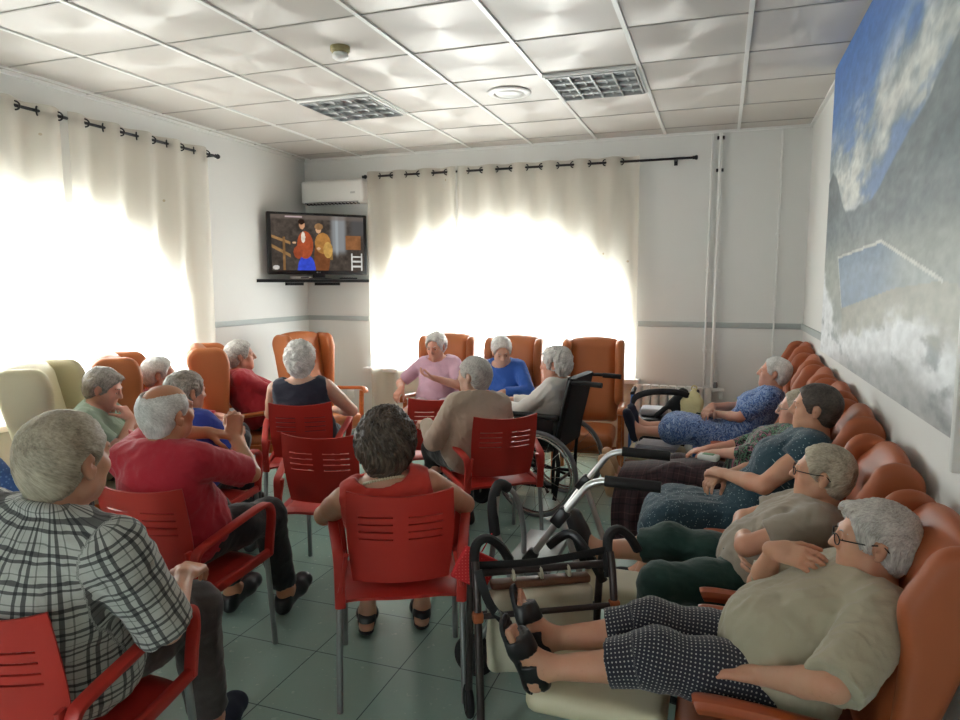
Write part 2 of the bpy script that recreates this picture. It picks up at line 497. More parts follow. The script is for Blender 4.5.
C['plaid_shirt'] = plaid('cloth_black_white_plaid', 'b3b5ae', [(.0, .14, '17191f', .80), (.27, .11, '17191f', .80), (.66, .05, '3a3f3a', .6)], .058)
C['plaid_trousers'] = plaid('cloth_maroon_plaid', '382227', [(.0, .12, '1c1215', .7), (.4, .05, '6a4a4a', .5)], .06)

def facade(): pass
t = NT('ceiling_tile')  # fan-brushed square tiles: concentric grooves that catch the light in bow ties
o = t.co(); x, y, z = t.sep(o)
fx = t.math('SUBTRACT', t.math('FRACT', t.math('DIVIDE', t.math('ADD', x, 60+3.51621589), .6)), .5)
fy = t.math('SUBTRACT', t.math('FRACT', t.math('DIVIDE', t.math('SUBTRACT', y, 3.09128119-60), .6)), .5)
rad = t.math('SQRT', t.math('ADD', t.math('MULTIPLY', fx, fx), t.math('MULTIPLY', fy, fy)))
tg = t.n('ShaderNodeCombineXYZ'); t.set(tg, 'X', t.math('MULTIPLY', fy, -1)); t.set(tg, 'Y', fx)
tn = t.n('ShaderNodeVectorMath', operation='NORMALIZE'); t.t.links.new(tg.outputs[0], tn.inputs[0])
bs = t.bsdf(t.mix(t.noise(o, 1.2, 3), lin('c2bdb6'), lin('ccc7c0')), .46, .10, None, Specular_IOR_Level=.6, Anisotropic=.8)
t.t.links.new(tn.outputs[0], bs.inputs['Tangent'])
M['ceiling_tile'] = t.m
t = NT('floor_tile_green')
o = t.co(); mp = t.n('ShaderNodeMapping'); t.set(mp, 'Vector', o); t.set(mp, 'Rotation', (0, 0, 0))
br = t.n('ShaderNodeTexBrick', offset=0.0, squash=1.0); t.set(br, 'Vector', mp.outputs[0]); t.set(br, 'Scale', 1.)
t.set(br, 'Brick Width', .40); t.set(br, 'Row Height', .40); t.set(br, 'Mortar Size', .0025); t.set(br, 'Mortar Smooth', .2)
n1 = t.noise(o, 1.6, 5, .6, .5); n2 = t.noise(o, 30, 4)
cA = t.mix(n1, lin('90afa4'), lin('a9c2b8')); cA = t.mix(t.math('MULTIPLY', n2, .12), cA, lin('7b968b'))
t.set(br, 'Color1', cA); t.set(br, 'Color2', cA); t.set(br, 'Mortar', lin('57676a'))
t.bsdf(br.outputs[0], t.ramp(n2, [(.3, .22), (.7, .28)]), 0, t.bump(br.outputs['Fac'], -.3, .001), Specular_IOR_Level=.5)
M['floor'] = t.m
def curtain_mat():
    t = NT('sheer_cream_curtain'); o = t.co()
    x, y, z = t.sep(o)
    spots = t.n('ShaderNodeTexVoronoi', feature='F1'); t.set(spots, 'Vector', t.attr('cuv')); t.set(spots, 'Scale', 4.2)
    m = t.math('LESS_THAN', spots.outputs['Distance'], .045)
    col = t.mix(m, lin('e9e3d6'), lin('c9b9a0'))
    df = t.n('ShaderNodeBsdfDiffuse'); t.set(df, 'Color', col)
    tl = t.n('ShaderNodeBsdfTranslucent'); t.set(tl, 'Color', col)
    tp = t.n('ShaderNodeBsdfTransparent')
    a = t.n('ShaderNodeMixShader'); a.inputs[0].default_value = .5; t.t.links.new(df.outputs[0], a.inputs[1]); t.t.links.new(tl.outputs[0], a.inputs[2])
    b = t.n('ShaderNodeMixShader'); b.inputs[0].default_value = .38; t.t.links.new(a.outputs[0], b.inputs[1]); t.t.links.new(tp.outputs[0], b.inputs[2])
    t.t.links.new(b.outputs[0], t.out.inputs[0]); return t.m
M['curtain'] = curtain_mat()
def glass_mat():
    t = NT('window_glass'); tp = t.n('ShaderNodeBsdfTransparent'); t.set(tp, 'Color', (.94, .96, .95)); gl = t.n('ShaderNodeBsdfGlossy'); t.set(gl, 'Roughness', .02)
    b = t.n('ShaderNodeMixShader'); b.inputs[0].default_value = .06; t.t.links.new(tp.outputs[0], b.inputs[1]); t.t.links.new(gl.outputs[0], b.inputs[2])
    t.t.links.new(b.outputs[0], t.out.inputs[0]); return t.m
M['glass'] = glass_mat()
def lens_mat():
    t = NT('spectacle_lens'); tp = t.n('ShaderNodeBsdfTransparent'); gl = t.n('ShaderNodeBsdfGlossy'); t.set(gl, 'Roughness', .03)
    b = t.n('ShaderNodeMixShader'); b.inputs[0].default_value = .1; t.t.links.new(tp.outputs[0], b.inputs[1]); t.t.links.new(gl.outputs[0], b.inputs[2])
    t.t.links.new(b.outputs[0], t.out.inputs[0]); return t.m
M['lens'] = lens_mat()
def vcol_mat(name, rough=.7, emit=0., bump=0.):
    t = NT(name); a = t.n('ShaderNodeVertexColor', layer_name='Col')
    if emit:
        e = t.n('ShaderNodeEmission'); t.t.links.new(a.outputs[0], e.inputs[0]); e.inputs[1].default_value = emit
        t.t.links.new(e.outputs[0], t.out.inputs[0])
    else: t.bsdf(a.outputs[0], rough, 0, t.bump(t.noise(t.co(), 60, 4), bump, .002) if bump else None, Specular_IOR_Level=.3)
    return t.m
M['mural'] = vcol_mat('painted_mural', .45, 0, .15)
M['screen'] = vcol_mat('television_picture', emit=1.0)
def eye_mat():
    t = NT('eye'); x, y, z = t.sep(t.co())
    r = t.math('SQRT', t.math('ADD', t.math('MULTIPLY', x, x), t.math('MULTIPLY', z, z)))
    col = t.ramp(t.math('MULTIPLY', r, 80), [(.0, lin('08080a')), (.17, lin('08080a')), (.2, lin('4a3a2a')), (.44, lin('54412f')), (.5, lin('d8d2ca'))])
    t.bsdf(col, .15); return t.m
M['eye'] = eye_mat()
# ------------------------------------------------------------------ people
def unit(v): v = np.asarray(v, float); return v/(np.linalg.norm(v)+1e-9)
def rotm(yaw, pitch, roll):
    return np.array(Matrix.Rotation(R2D(yaw), 3, 'Z') @ Matrix.Rotation(R2D(pitch), 3, 'X') @ Matrix.Rotation(R2D(roll), 3, 'Y'))

def ik(a, w, l1, l2, hint):
    d = w-a; L = np.linalg.norm(d)
    if L > (l1+l2)*.985: w = a+d/L*(l1+l2)*.985; d = w-a; L = np.linalg.norm(d)
    if L < abs(l1-l2)+.03: L = abs(l1-l2)+.03
    x = (l1*l1-l2*l2+L*L)/(2*L); h = math.sqrt(max(l1*l1-x*x, 0)); u = unit(d)
    n = np.asarray(hint, float); n = unit(n-u*(n@u)); return a+u*x+n*h, w

def hand_prims(w, d, pn, curl, s, side, thumb=1.0, spread=.06):
    """w wrist, d direction to the knuckles, pn palm normal; five separate fingers"""
    d = unit(d); pn = unit(np.asarray(pn, float)-d*np.dot(pn, d)); t = np.cross(d, pn)*(1 if side == 'R' else -1)
    # t points to the thumb side
    if side == 'R': t = np.cross(pn, d)*-1
    else: t = np.cross(pn, d)
    M3 = np.stack([t, d, pn], 1); g = []
    pc = w+d*.047*s
    g.append(rbox(pc+d*.004*s, (.037*s, .046*s, .0125*s), .0115*s, M3, k=.012))
    g.append(cap(w-d*.015*s, w+d*.03*s, .0235*s, .02*s, k=.016))
    ln = (.070, .078, .073, .058); off = (.0285, .0098, -.0095, -.0275); base = (.088, .092, .089, .082)
    for i in range(4):
        p = w+d*base[i]*s+t*off[i]*s; a = 0.0
        segs = (ln[i]*.45*s, ln[i]*.32*s, ln[i]*.25*s); r = (.0094-.0007*(i == 3))*s
        c = curl*(1+.12*i); sp = spread*(1.5-i)
        q0 = p-d*.02*s
        for j, L in enumerate(segs):
            a += c*(.75, 1.0, .75)[j]
            dr = unit(d*math.cos(a)+pn*math.sin(a)+t*sp*math.cos(a)); q1 = (p if j == 0 else q0)+dr*L
            g.append(cap(p if j == 0 else q0, q1, r*(1-.08*j), r*(.92-.1*j), k=.004)); q0 = q1
    b = w+d*.028*s+t*.026*s+pn*.004*s
    d1 = unit(d*.72+t*.62*thumb+pn*(.25+.3*curl)); q1 = b+d1*.044*s
    d2 = unit(d*.88+t*.25*thumb+pn*(.22+.45*curl)); q2 = q1+d2*.032*s; q3 = q2+unit(d2+pn*.3*curl)*.024*s
    g += [cap(w+d*.012*s+t*.012*s, b, .017*s, .0155*s, k=.012), cap(b, q1, .0145*s, .0115*s, k=.008), cap(q1, q2, .0108*s, .0098*s, k=.004), cap(q2, q3, .0098*s, .008*s, k=.004)]
    return g

def head_prims(c, Rm, s, female, neckN):
    P = lambda x, y, z: c+Rm@(np.array([x, y, z])*s)
    g = [ell(P(0, -.014, .036), np.array([.0755, .0965, .080])*s, Rm, .02),
         ell(P(0, .030, -.030), np.array([.061, .063, .078])*s, Rm, .03),
         ell(P(0, .052, -.068), np.array([.046, .042, .042])*s, Rm, .03),
         sph(P(0, .074, -.098), .0205*s, .022),
         sph(P(.047, .012, -.066), .022*s, .03), sph(P(-.047, .012, -.066), .022*s, .03),
         sph(P(.043, .063, -.018), .021*s, .022), sph(P(-.043, .063, -.018), .021*s, .022),
         cap(P(-.036, .080, .026), P(.036, .080, .026), .0125*s, k=.018),
         cap(P(0, .090, .022), P(0, .113, -.020), .0085*s, .0125*s, k=.010),
         sph(P(.0115, .098, -.026), .0095*s, .007), sph(P(-.0115, .098, -.026), .0095*s, .007),
         cap(P(-.019, .0875, -.0525), P(.019, .0875, -.0525), .0062*s, k=.008),
         cap(P(-.017, .0865, -.064), P(.017, .0865, -.064), .0068*s, k=.008)]
    for sx in (-1, 1):
        g.append(ell(P(sx*.0775, -.008, -.006), np.array([.0095, .019, .032])*s, Rm@rotm(sx*-18, 8, 0), .008))
        g.append(sph(P(sx*.076, .0, -.033), .0085*s, .006))
    neck = [cap(neckN, P(0, -.030, -.055), .056*s*(1 if not female else .92), .050*s*(1 if not female else .93), k=.035),
            cap(P(0, .028, -.085), neckN+Rm@V(0, .05, -.0)*s, .026*s, .03*s, k=.04)]
    cuts = [sph(P(sx*.032, .1015, .006), .0165*s, .012) for sx in (-1, 1)]
    cuts += [sph(P(sx*.0855, .001, -.002), .0085*s, .006) for sx in (-1, 1)]
    cuts.append(cap(P(-.021, .0965, -.0585), P(.021, .0965, -.0585), .0022*s, k=.004))
    lids = [sph(P(sx*.032, .0815, .006), .0132*s, .004) for sx in (-1, 1)]
    slits = [ell(P(sx*.032, .0955, .0045), np.array([.0118, .012, .0030])*s, Rm, .003) for sx in (-1, 1)]
    return g, neck, cuts, lids, slits, P

class Rig: pass
def person_rig(sp):
    r = Rig(); s = sp.get('s', .95); r.s = s; r.fem = sp.get('fem', True)
    H = V(*sp['hip']); hd = V(*sp['head']); Rh = rotm(*sp.get('hrot', (0, 0, 0)))
    hs = sp.get('hs', s*1.0)
    r.H, r.hd, r.Rh, r.hs = H, hd, Rh, hs
    nk = hd+Rh@V(0, -.035, -.075)*hs
    spine = unit(nk-H)
    N = nk-unit(spine+V(0, .12, .35))*.062*s
    N = N+V(*sp.get('noff', (0, 0, 0))); r.N = N
    tw = R2D(sp.get('tw', 0)); side = V(math.cos(tw), math.sin(tw), 0)
    fwd0 = unit(np.cross(unit(N-H), side))
    bk = sp.get('buckle', .035)
    W = H+(N-H)*.34-fwd0*bk*.9; Cc = H+(N-H)*.68-fwd0*bk
    u = unit(N-Cc); side = unit(side-u*(side@u)); f = np.cross(u, side)
    r.W, r.C, r.u, r.r, r.f = W, Cc, u, side, f
    u0 = unit(W-H); r.u0 = u0; r.f0 = unit(np.cross(u0, V(1, 0, 0))); M0 = np.stack([V(1, 0, 0), r.f0, u0], 1)
    um = unit(Cc-W); sm = unit(side-um*(side@um)); fm = np.cross(um, sm); Mm = np.stack([sm, fm, um], 1); Mt = np.stack([side, f, u], 1)
    sw = sp.get('sw', .158 if r.fem else .178)*s
    r.sh = {}
    for k, sx in (('L', -1), ('R', 1)):
        dz, dy = sp.get('shr', {}).get(k, (0, 0))
        r.sh[k] = N+side*sx*sw-u*.045*s+f*.004+u*dz+f*dy
    be, bu = sp.get('belly', .02), sp.get('bust', .5 if r.fem else 0)
    g = sp.get('girth', 1.0)
    T = [ell(H+u0*.01*s, V(.168*g, .118*g, .105)*s, M0, .06),
         ell(W*.55+H*.45+fm*(.028+be*.7)*s, V(.150*g+be*.5, .112+be, .125+be*.6)*s, Mm, .07),
         ell(W*.5+Cc*.5+fm*.010, V(.148*g+be*.25, .108+be*.3, .13)*s, Mm, .07),
         ell(Cc+f*.004, V(.150*g, .106, .155)*s, Mt, .06),
         cap(r.sh['L']*.86+r.sh['R']*.14-u*.012, r.sh['R']*.86+r.sh['L']*.14-u*.012, .056*s, k=.05),
         cap(N-u*.015+side*.02, r.sh['R']-side*.03+u*.004, .042*s, .036*s, k=.05),
         cap(N-u*.015-side*.02, r.sh['L']+side*.03+u*.004, .042*s, .036*s, k=.05)]
    if bu:
        for sx in (-1, 1):
            T.append(ell(Cc+f*(.075+.03*bu)*s+side*sx*.068*s-u*.035*s, V(.062, .05+.012*bu, .06)*s, Mt, .05))
    r.T = T
    # arms
    r.arm = {}; r.joint = {}
    for k, sx in (('L', -1), ('R', 1)):
        a = sp['arms'][k]; S = r.sh[k]
        el, w = ik(S, V(*a['w']), .275*s, .235*s, a.get('hint', (sx*.7, -.6, -.5)))
        hdv = a.get('hd'); hdv = unit(w-el) if hdv is None else V(*hdv)
        pn = a.get('pn', (0, 0, -1)); md = el+(w-el)*.35; ag = r.ag = sp.get('armg', 1.0)
        pr = [cap(S, S+(el-S)*.55, .050*s*ag, .046*s*ag, k=.03), cap(S+(el-S)*.5, el, .046*s*ag, .037*s*ag, k=.008),
              cap(el, md, .038*s*ag, .0385*s*ag, k=.012), cap(md, w, .0385*s*ag, .0245*s, k=.008)]
        hp = hand_prims(w, hdv, pn, a.get('curl', .35), s*sp.get('hands', 1.0), k, a.get('thumb', 1.0), a.get('spread', .06))
        r.arm[k] = (S, el, w, pr, hp)
    # legs
    r.leg = {}
    for k, sx in (('L', -1), ('R', 1)):
        K = V(*sp['knee'][k]); A = V(*sp['ank'][k]); Hj = H+V(sx*.088*s, 0, 0)+r.f0*.01-u0*.012
        sk = unit(A-K); cf = unit(np.cross(V(1, 0, 0), sk)); cf = -cf if cf@V(0, 1, .3) < 0 else cf
        fd = sp.get('foot', {}).get(k); fd = unit(cf) if fd is None else unit(fd)
        dn = unit(sk-fd*(sk@fd)); lg = sp.get('legg', 1.0)
        M2 = K+(A-K)*.3-cf*.012
        pr = [cap(Hj, Hj+(K-Hj)*.6, .083*s*lg, .070*s*lg, k=.04), cap(Hj+(K-Hj)*.55, K, .071*s*lg, .056*s*lg, k=.03), sph(K+cf*.006, .057*s*lg, .03),
              cap(K, M2, .053*s*lg, .054*s*lg, k=.03), cap(M2, A, .054*s*lg, .035*s*lg, k=.03)]
        heel = A+dn*.048*s-fd*.038*s; ball = A+dn*.056*s+fd*.105*s; sd = np.cross(dn, fd)
        F = [cap(A, heel, .035*s, .030*s, k=.02), cap(A+fd*.01, ball, .036*s, .026*s, k=.03), cap(heel, ball, .027*s, .026*s, k=.03),
             cap(ball-sd*.022*s, ball+sd*.022*s, .021*s, k=.02)]
        for j in range(5):
            o = (j-2)*.0165*s*(1 if k == 'R' else -1)
            L = (.062, .058, .053, .046, .038)[j]*s
            F.append(cap(ball-sd*o, ball-sd*o*1.08+fd*L+dn*.006, (.0125, .0095, .009, .009, .0085)[j]*s, k=.006))
        r.leg[k] = (Hj, K, A, pr, F, fd, dn, cf)
    return r

def body_field(r, sp):
    hp, neck, cuts, lids, slits, P = head_prims(r.hd, r.Rh, r.hs, r.fem, r.N); r.P = P
    def field(c):
        d = c.union(r.T)
        h = c.union(hp)
        for q in cuts: h = smax(h, -q.f(c.P), q.k)
        h = smin(h, c.union(lids), .004)
        for q in slits: h = np.maximum(h, -q.f(c.P))
        n = c.union(neck); d = smin(d, n, .04*r.s); d = smin(d, h, .022*r.s)
        for k in 'LR':
            S, el, w, pr, fp = r.arm[k]
            a = smin(c.union(pr), c.union(fp), .012)
            kk = np.maximum(.036*(1-np.sqrt(((c.P-S)**2).sum(-1))/.15), .003); d = smin(d, a, kk)
        for k in 'LR':
            Hj, K, A, pr, F = r.leg[k][:5]
            a = smin(c.union(pr), c.union(F), .02)
            kk = np.maximum(.05*(1-np.sqrt(((c.P-Hj)**2).sum(-1))/.22), .003); d = smin(d, a, kk)
        return d
    allp = r.T+hp+neck+sum([r.arm[k][3]+r.arm[k][4]+r.leg[k][3]+r.leg[k][4] for k in 'LR'], [])
    return field, allp

def bounds(prims, m=.03):
    return np.min([p.c-p.R for p in prims], 0)-m, np.max([p.c+p.R for p in prims], 0)+m

def mesh_field(name, field, prims, vox, mat, parent, keep=1, attrs=None, B=8):
    lo, hi = bounds(prims)
    v, q = surface(field, lo, hi, max(vox*3.2, .022), 4)
    if not len(v): return None
    lo, hi = v.min(0)-.03, v.max(0)+.03
    v, q = surface(field, lo, hi, vox, B)
    if keep: v, q = largest_piece(v, q, keep)
    me = mesh_np(name, v, q, mat)
    if attrs:
        for an, fn in attrs.items():
            at = me.attributes.new(an, 'FLOAT_VECTOR', 'POINT'); co = np.empty(len(me.vertices)*3, dtype=np.float32)
            me.vertices.foreach_get('co', co); at.data.foreach_set('vector', fn(co.reshape(-1, 3).astype(float)).astype(np.float32).ravel())
    return link(name, me, parent)

def cuv_fn(segs):
    """cloth coordinates from the nearest limb: (around, along)"""
    def fn(p):
        best = np.full(len(p), 9.); out = np.zeros((len(p), 3)); o = 0
        for i, (a, b, ref, rad) in enumerate(segs):
            ab = b-a; L = np.linalg.norm(ab); u = ab/L; q = p-a; t = q@u; tc = np.clip(t, 0, L)
            d = np.linalg.norm(q-tc[:, None]*u, axis=1)-rad
            f = unit(ref-u*(ref@u)); sd = np.cross(f, u)
            ang = np.arctan2(q@sd, -(q@f))
            m = d < best; best[m] = d[m]
            out[m, 0] = (ang*max(rad, .05))[m]+i*1.37; out[m, 1] = t[m]+i*.77
        return out
    return fn

def garment(name, r, mat, parent, vox, torso=None, sleeves=None, legs=None, hem=None, waist=None, neck=None, armhole=None,
            skirt=None, off=.014, seed=1, wr=.005, collar=None, slack=.0, opening=None):
    """torso: clothing over the trunk; sleeves: fraction of the arm (0-1 upper, 1-2 forearm); legs: fraction (0-1 thigh, 1-2 shank)"""
    s = r.s; prims = []; tors = list(r.T) if torso else []
    sl = {}; lg = {}
    if sleeves:
        for k in 'LR':
            S, el, w = r.arm[k][:3]; g = []
            n1 = min(sleeves, 1.0); e1 = S+(el-S)*n1; ag = .058*r.ag+.004
            g.append(cap(S, e1, (ag+slack)*s, (ag-.008*n1+slack)*s, k=.04))
            if sleeves > 1: g.append(cap(el, el+(w-el)*(sleeves-1), (ag-.012+slack)*s, (.040+slack*.7)*s, k=.02))
            last = g.pop()
            sl[k] = (g, last, (e1, unit(el-S)) if sleeves <= 1 else (el+(w-el)*(sleeves-1), unit(w-el)), S)
    if legs:
        for k in 'LR':
            Hj, K, A = r.leg[k][:3]; g = []; cf = r.leg[k][7]
            n1 = min(legs, 1.0); e1 = Hj+(K-Hj)*n1
            g += [cap(Hj, Hj+(K-Hj)*.5*n1, (.092+slack)*s, (.084+slack)*s, k=.05), cap(Hj+(K-Hj)*.5*n1, e1, (.084+slack)*s, (.084-.014*n1+slack)*s, k=.04)]
            if legs > 1:
                e2 = K+(A-K)*(legs-1); g += [sph(K+cf*.004, (.070+slack)*s, .03), cap(K, e2, (.073+slack)*s, (.070-.016*(legs-1)+slack)*s, k=.03)]
            last = g.pop()
            lg[k] = (g, last, (e1, unit(K-Hj)) if legs <= 1 else (K+(A-K)*(legs-1), unit(A-K)), Hj)
    pel = [ell(r.H+r.u0*.012*s, V(.176, .126, .112)*s, np.stack([V(1, 0, 0), r.f0, r.u0], 1), .05)] if (legs or skirt or torso) else []
    web = []
    if skirt:
        for t in np.linspace(.1, min(skirt, 1.0), 7):
            a = [r.leg[k][0]+(r.leg[k][1]-r.leg[k][0])*t for k in 'LR']; web.append(cap(a[0]+V(.01, 0, 0), a[1]-V(.01, 0, 0), (.088-.018*t)*s, k=.06))
        if skirt > 1:
            for t in np.linspace(.12, skirt-1, 5):
                a = [r.leg[k][1]+(r.leg[k][2]-r.leg[k][1])*t for k in 'LR']; web.append(cap(a[0], a[1], (.066)*s, k=.06))
    def field(c):
        d = np.full(c.P.shape[:2], .3)
        if torso:
            d = c.union(tors, off, big=.3)
            if hem is not None or legs or skirt: d = smin(d, c.union(pel, off*.6), .05)
            if waist is not None: d = np.maximum(d, (c.P-r.H)@r.u0-waist)
            if neck is not None:
                nc = r.N+r.f*neck[1]+r.u*neck[2]
                d = smax(d, -(np.sqrt((((c.P-nc)@np.stack([r.r, r.f, r.u], 1)/V(1.12, 1., 1.25))**2).sum(-1))-neck[0]), .012)
            if armhole:
                for k, sx in (('L', -1), ('R', 1)):
                    ac = r.sh[k]+r.r*sx*armhole[1]+r.u*armhole[2]
                    d = smax(d, -(np.sqrt((((c.P-ac)@np.stack([r.r, r.f, r.u], 1)/V(.62, 1.1, 1.35))**2).sum(-1))-armhole[0]), .008)
        elif pel:
            d = c.union(pel+r.T[:2], off*.5)
            if waist is not None: d = np.maximum(d, (c.P-r.H)@r.u0-waist)
        if hem is not None: d = np.maximum(d, -((c.P-r.H)@r.u0)-hem)
        for k in sl:
            g, last, (e, n), S = sl[k]
            a = smin(np.maximum(c.union([last]), (c.P-e)@n), c.union(g), .02)
            kk = np.maximum(.04*(1-np.sqrt(((c.P-S)**2).sum(-1))/.24), .006); d = smin(d, a, kk)
        ll = None
        for k in lg:
            g, last, (e, n), Hj = lg[k]
            a = smin(np.maximum(c.union([last]), (c.P-e)@n), c.union(g), .03)
            kk = np.maximum(.06*(1-np.sqrt(((c.P-Hj)**2).sum(-1))/.24), .004)
            d = smin(d, a, kk)
        if skirt:
            w_ = c.union(web, off*.6); d = smin(d, w_, .05)
            if skirt <= 1:
                pass
        if collar:
            d = smin(d, collar.f(c.P), .008)
        if opening is not None:
            ang = (c.P-r.N)@r.r; fr = (c.P-r.C)@r.f
            d = np.where(fr > .03, np.maximum(d, opening-np.abs(ang)), d)
        if wr:
            m = np.abs(d) < .03; q = c.P[m]; wq = q+.02*np.stack([wob(q, seed+20, 14), wob(q, seed+21, 14), wob(q, seed+22, 14)], -1)
            d[m] = d[m]+wr*(.5*wob(q, seed, 24)-1.25)+wr*1.25*np.abs(wob(wq, seed+9, 44))+wr*.55*np.abs(wob(wq, seed+4, 90))
        return d
    allp = (tors or pel)+pel+web+sum([sl[k][0]+[sl[k][1]] for k in sl], [])+sum([lg[k][0]+[lg[k][1]] for k in lg], [])+([collar] if collar else [])
    segs = []
    if torso or skirt or legs: segs.append((r.H-r.u0*.05, r.N, r.f, .15*s))
    for k in sl: segs += [(r.arm[k][0], r.arm[k][1], r.f, .055*s)]+([(r.arm[k][1], r.arm[k][2], r.f, .05*s)] if sleeves > 1 else [])
    if legs or skirt:
        for k in 'LR': segs += [(r.leg[k][0], r.leg[k][1], V(0, 0, 1), .09*s), (r.leg[k][1], r.leg[k][2], r.leg[k][7], .07*s)]
    return mesh_field(name, field, allp, vox, mat, parent, 1, {'cuv': cuv_fn(segs)})

def hair(r, parent, mat, style, vox, seed):
    P, Rm, s = r.P, r.Rh, r.hs
    st = dict(t=.013, amp=.003, curl=0, bald=None, back=.03, line=.0, fringe=0, lump=.0); st.update(style)
    t = st['t']
    pr = [ell(P(0, -.016, .037), V(.0765+t, .0975+t, .081+t)*s, Rm, .02),
          ell(P(0, -.052, -.012), V(.066+t*.8, .052+t, .060+st['back'])*s, Rm, .04)]
    if st['lump']: pr.append(ell(P(0, -.02, .07), V(.07, .08, .05+st['lump'])*s, Rm, .04))
    if st['fringe']: pr.append(ell(P(.01, .07, .075), V(.05, .03, .024+st['fringe'])*s, Rm, .03))
    cut = [ell(P(0, .105, -.022), V(.090, .080, .118+st['line'])*s, Rm), ell(P(0, .035, -.085), V(.10, .075, .075)*s, Rm),
           ell(P(.085, -.004, -.014), V(.03, .026, .040)*s, Rm), ell(P(-.085, -.004, -.014), V(.03, .026, .040)*s, Rm)]
    bald = [ell(P(*b[0]), V(*b[1])*s, Rm) for b in (st['bald'] or [])]
    crown = unit(V(0, -.55, 1)); ax = unit(np.cross(crown, V(1, 0, 0))); bx = np.cross(crown, ax)
    def flow(p):
        q = (p-r.hd)@Rm/s; n = np.linalg.norm(q, axis=-1, keepdims=True); q = q/np.maximum(n, 1e-6)
        th = np.arccos(np.clip(q@crown, -1, 1)); ph = np.arctan2(q@bx, q@ax)
        ph = ph+.5*np.sin(th*2+seed)
        return np.stack([np.cos(ph)*.085*np.sin(th), np.sin(ph)*.085*np.sin(th), th*.1], -1)
    def field(c):
        d = c.union(pr)
        for q in cut: d = smax(d, -q.f(c.P), .012)
        for q in bald: d = smax(d, -q.f(c.P), .010)
        if st['curl']:
            L = (c.P-r.hd)@Rm
            d = d-st['curl']*(1-2*np.abs(wob(L, seed, 190)))*.55-st['curl']*.6*wob(L, seed+3, 110)-st['curl']*.5*wob(L, seed+5, 45)
        else:
            m = np.abs(d) < .03
            if m.any():
                f = flow(c.P[m]); d[m] = d[m]-st['amp']*1.1*(1-2*np.abs(wob(f*V(1, 1, .10), seed+2, 330)))-st['amp']*.8*wob(f*V(1, 1, .2), seed+6, 560)-st['amp']*1.3*wob(f*V(1, 1, .35), seed, 70)
        return d
    return mesh_field('hair', field, pr, vox, mat, parent, 1, {'flow': flow})

def person(sp):
    r = person_rig(sp); vox = sp.get('vox', .0065)
    fld, allp = body_field(r, sp)
    body = mesh_field('person', fld, allp, vox, M[sp.get('skin', 'skin')], None, 1)
    body.location = (sp['at'][0], sp['at'][1], sp.get('z', 0)); body.rotation_euler = (0, 0, R2D(sp['yaw']))
    tag(body, sp['label'], 'person')
    P, s = r.P, r.hs; seed = sp.get('seed', 1); gv = max(vox, .006)
    if sp.get('hair'): hair(r, body, M[sp['hair']], sp.get('hstyle', {}), max(vox*.8, .0034), seed)
    for sx in (-1, 1):
        e = MB().sphere((0, 0, 0), .0119*s, 16, 10).build('eye', M['eye'], body); e.location = tuple(P(sx*.032, .0790, .0045))
        e.rotation_euler = Matrix(r.Rh.tolist()).to_euler()
        b = MB().tube([P(sx*.017, .0945, .028), P(sx*.034, .0925, .033), P(sx*.050, .078, .027)], .0030*s, 6, 4, r2=.0015*s).build('eyebrow', M[sp.get('brow', sp.get('hair') or 'hair_grey')], body)
    for i, g in enumerate(sp['wear']):
        g = dict(g); nm = g.pop('name'); mt = g.pop('mat'); lab = g.pop('label', None)
        if g.pop('collar', None):
            nn = unit(r.u*.9+r.f*.25); g['collar'] = ringp(r.N+r.u*.012-r.f*.004, nn, .066*s, .014*s)
        o = garment(nm, r, C[mt], body, g.pop('vox', gv), seed=seed*7+i, **g)
        if o and lab: o['label'] = lab
    if sp.get('shoes'): 
        for k in 'LR': shoe(r, k, sp['shoes'], body, max(vox, .005))
    if sp.get('glasses'): glasses(r, body, M[sp['glasses']])
    return body, r

def shoe(r, k, kind, body, vox):
    Hj, K, A, pr, F, fd, dn, cf = r.leg[k]; s = r.s; sd = np.cross(dn, fd)
    heel = A+dn*.052*s-fd*.040*s; ball = A+dn*.058*s+fd*.105*s; toe = A+dn*.062*s+fd*.165*s
    g = [cap(heel, ball, .037*s, .036*s, k=.03), cap(ball-sd*.018*s, ball+sd*.018*s, .031*s, k=.03), cap(ball, toe, .040*s, .034*s, k=.03), cap(toe-sd*.014*s, toe+sd*.014*s, .032*s, k=.03),
         cap(A+dn*.012*s-fd*.012*s, ball-dn*.002, .041*s, .034*s, k=.03), cap(A+dn*.02*s-fd*.03*s, heel, .036*s, k=.02)]
    sole = A+dn*.088*s
    top = A-dn*(.006 if kind != 'slipper' else -.022)*s
    mt = {'black': 'black_leather', 'tan': 'tan_leather', 'slipper': 'navy_felt', 'sandal': 'black_leather', 'brown': 'black_leather', 'blue': 'navy_felt'}[kind]
    def field(c):
        d = c.union(g)
        d = np.maximum(d, (c.P-sole)@dn)                        # flat sole
        lip = -((c.P-top)@dn)-((c.P-top)@fd)*.10
        d = smax(d, lip, .006)
        if kind == 'sandal':                                    # open toe, open side, heel strap
            u = (c.P-A)@fd; h = (c.P-sole)@dn
            openz = (u > .135*s) & (h < -.018*s)
            side_ = (np.abs(u-.055*s) < .016*s) & (h < -.028*s)
            heel_ = (u < -.02*s) & (h < -.022*s) & (h > -.060*s)
            d = np.where(openz | side_ | heel_, np.maximum(d, .006), d)
        return d
    o = mesh_field('shoe', field, g, vox, M[mt], body, 1)
    ms = MB()
    c = (heel+toe)/2
    return o

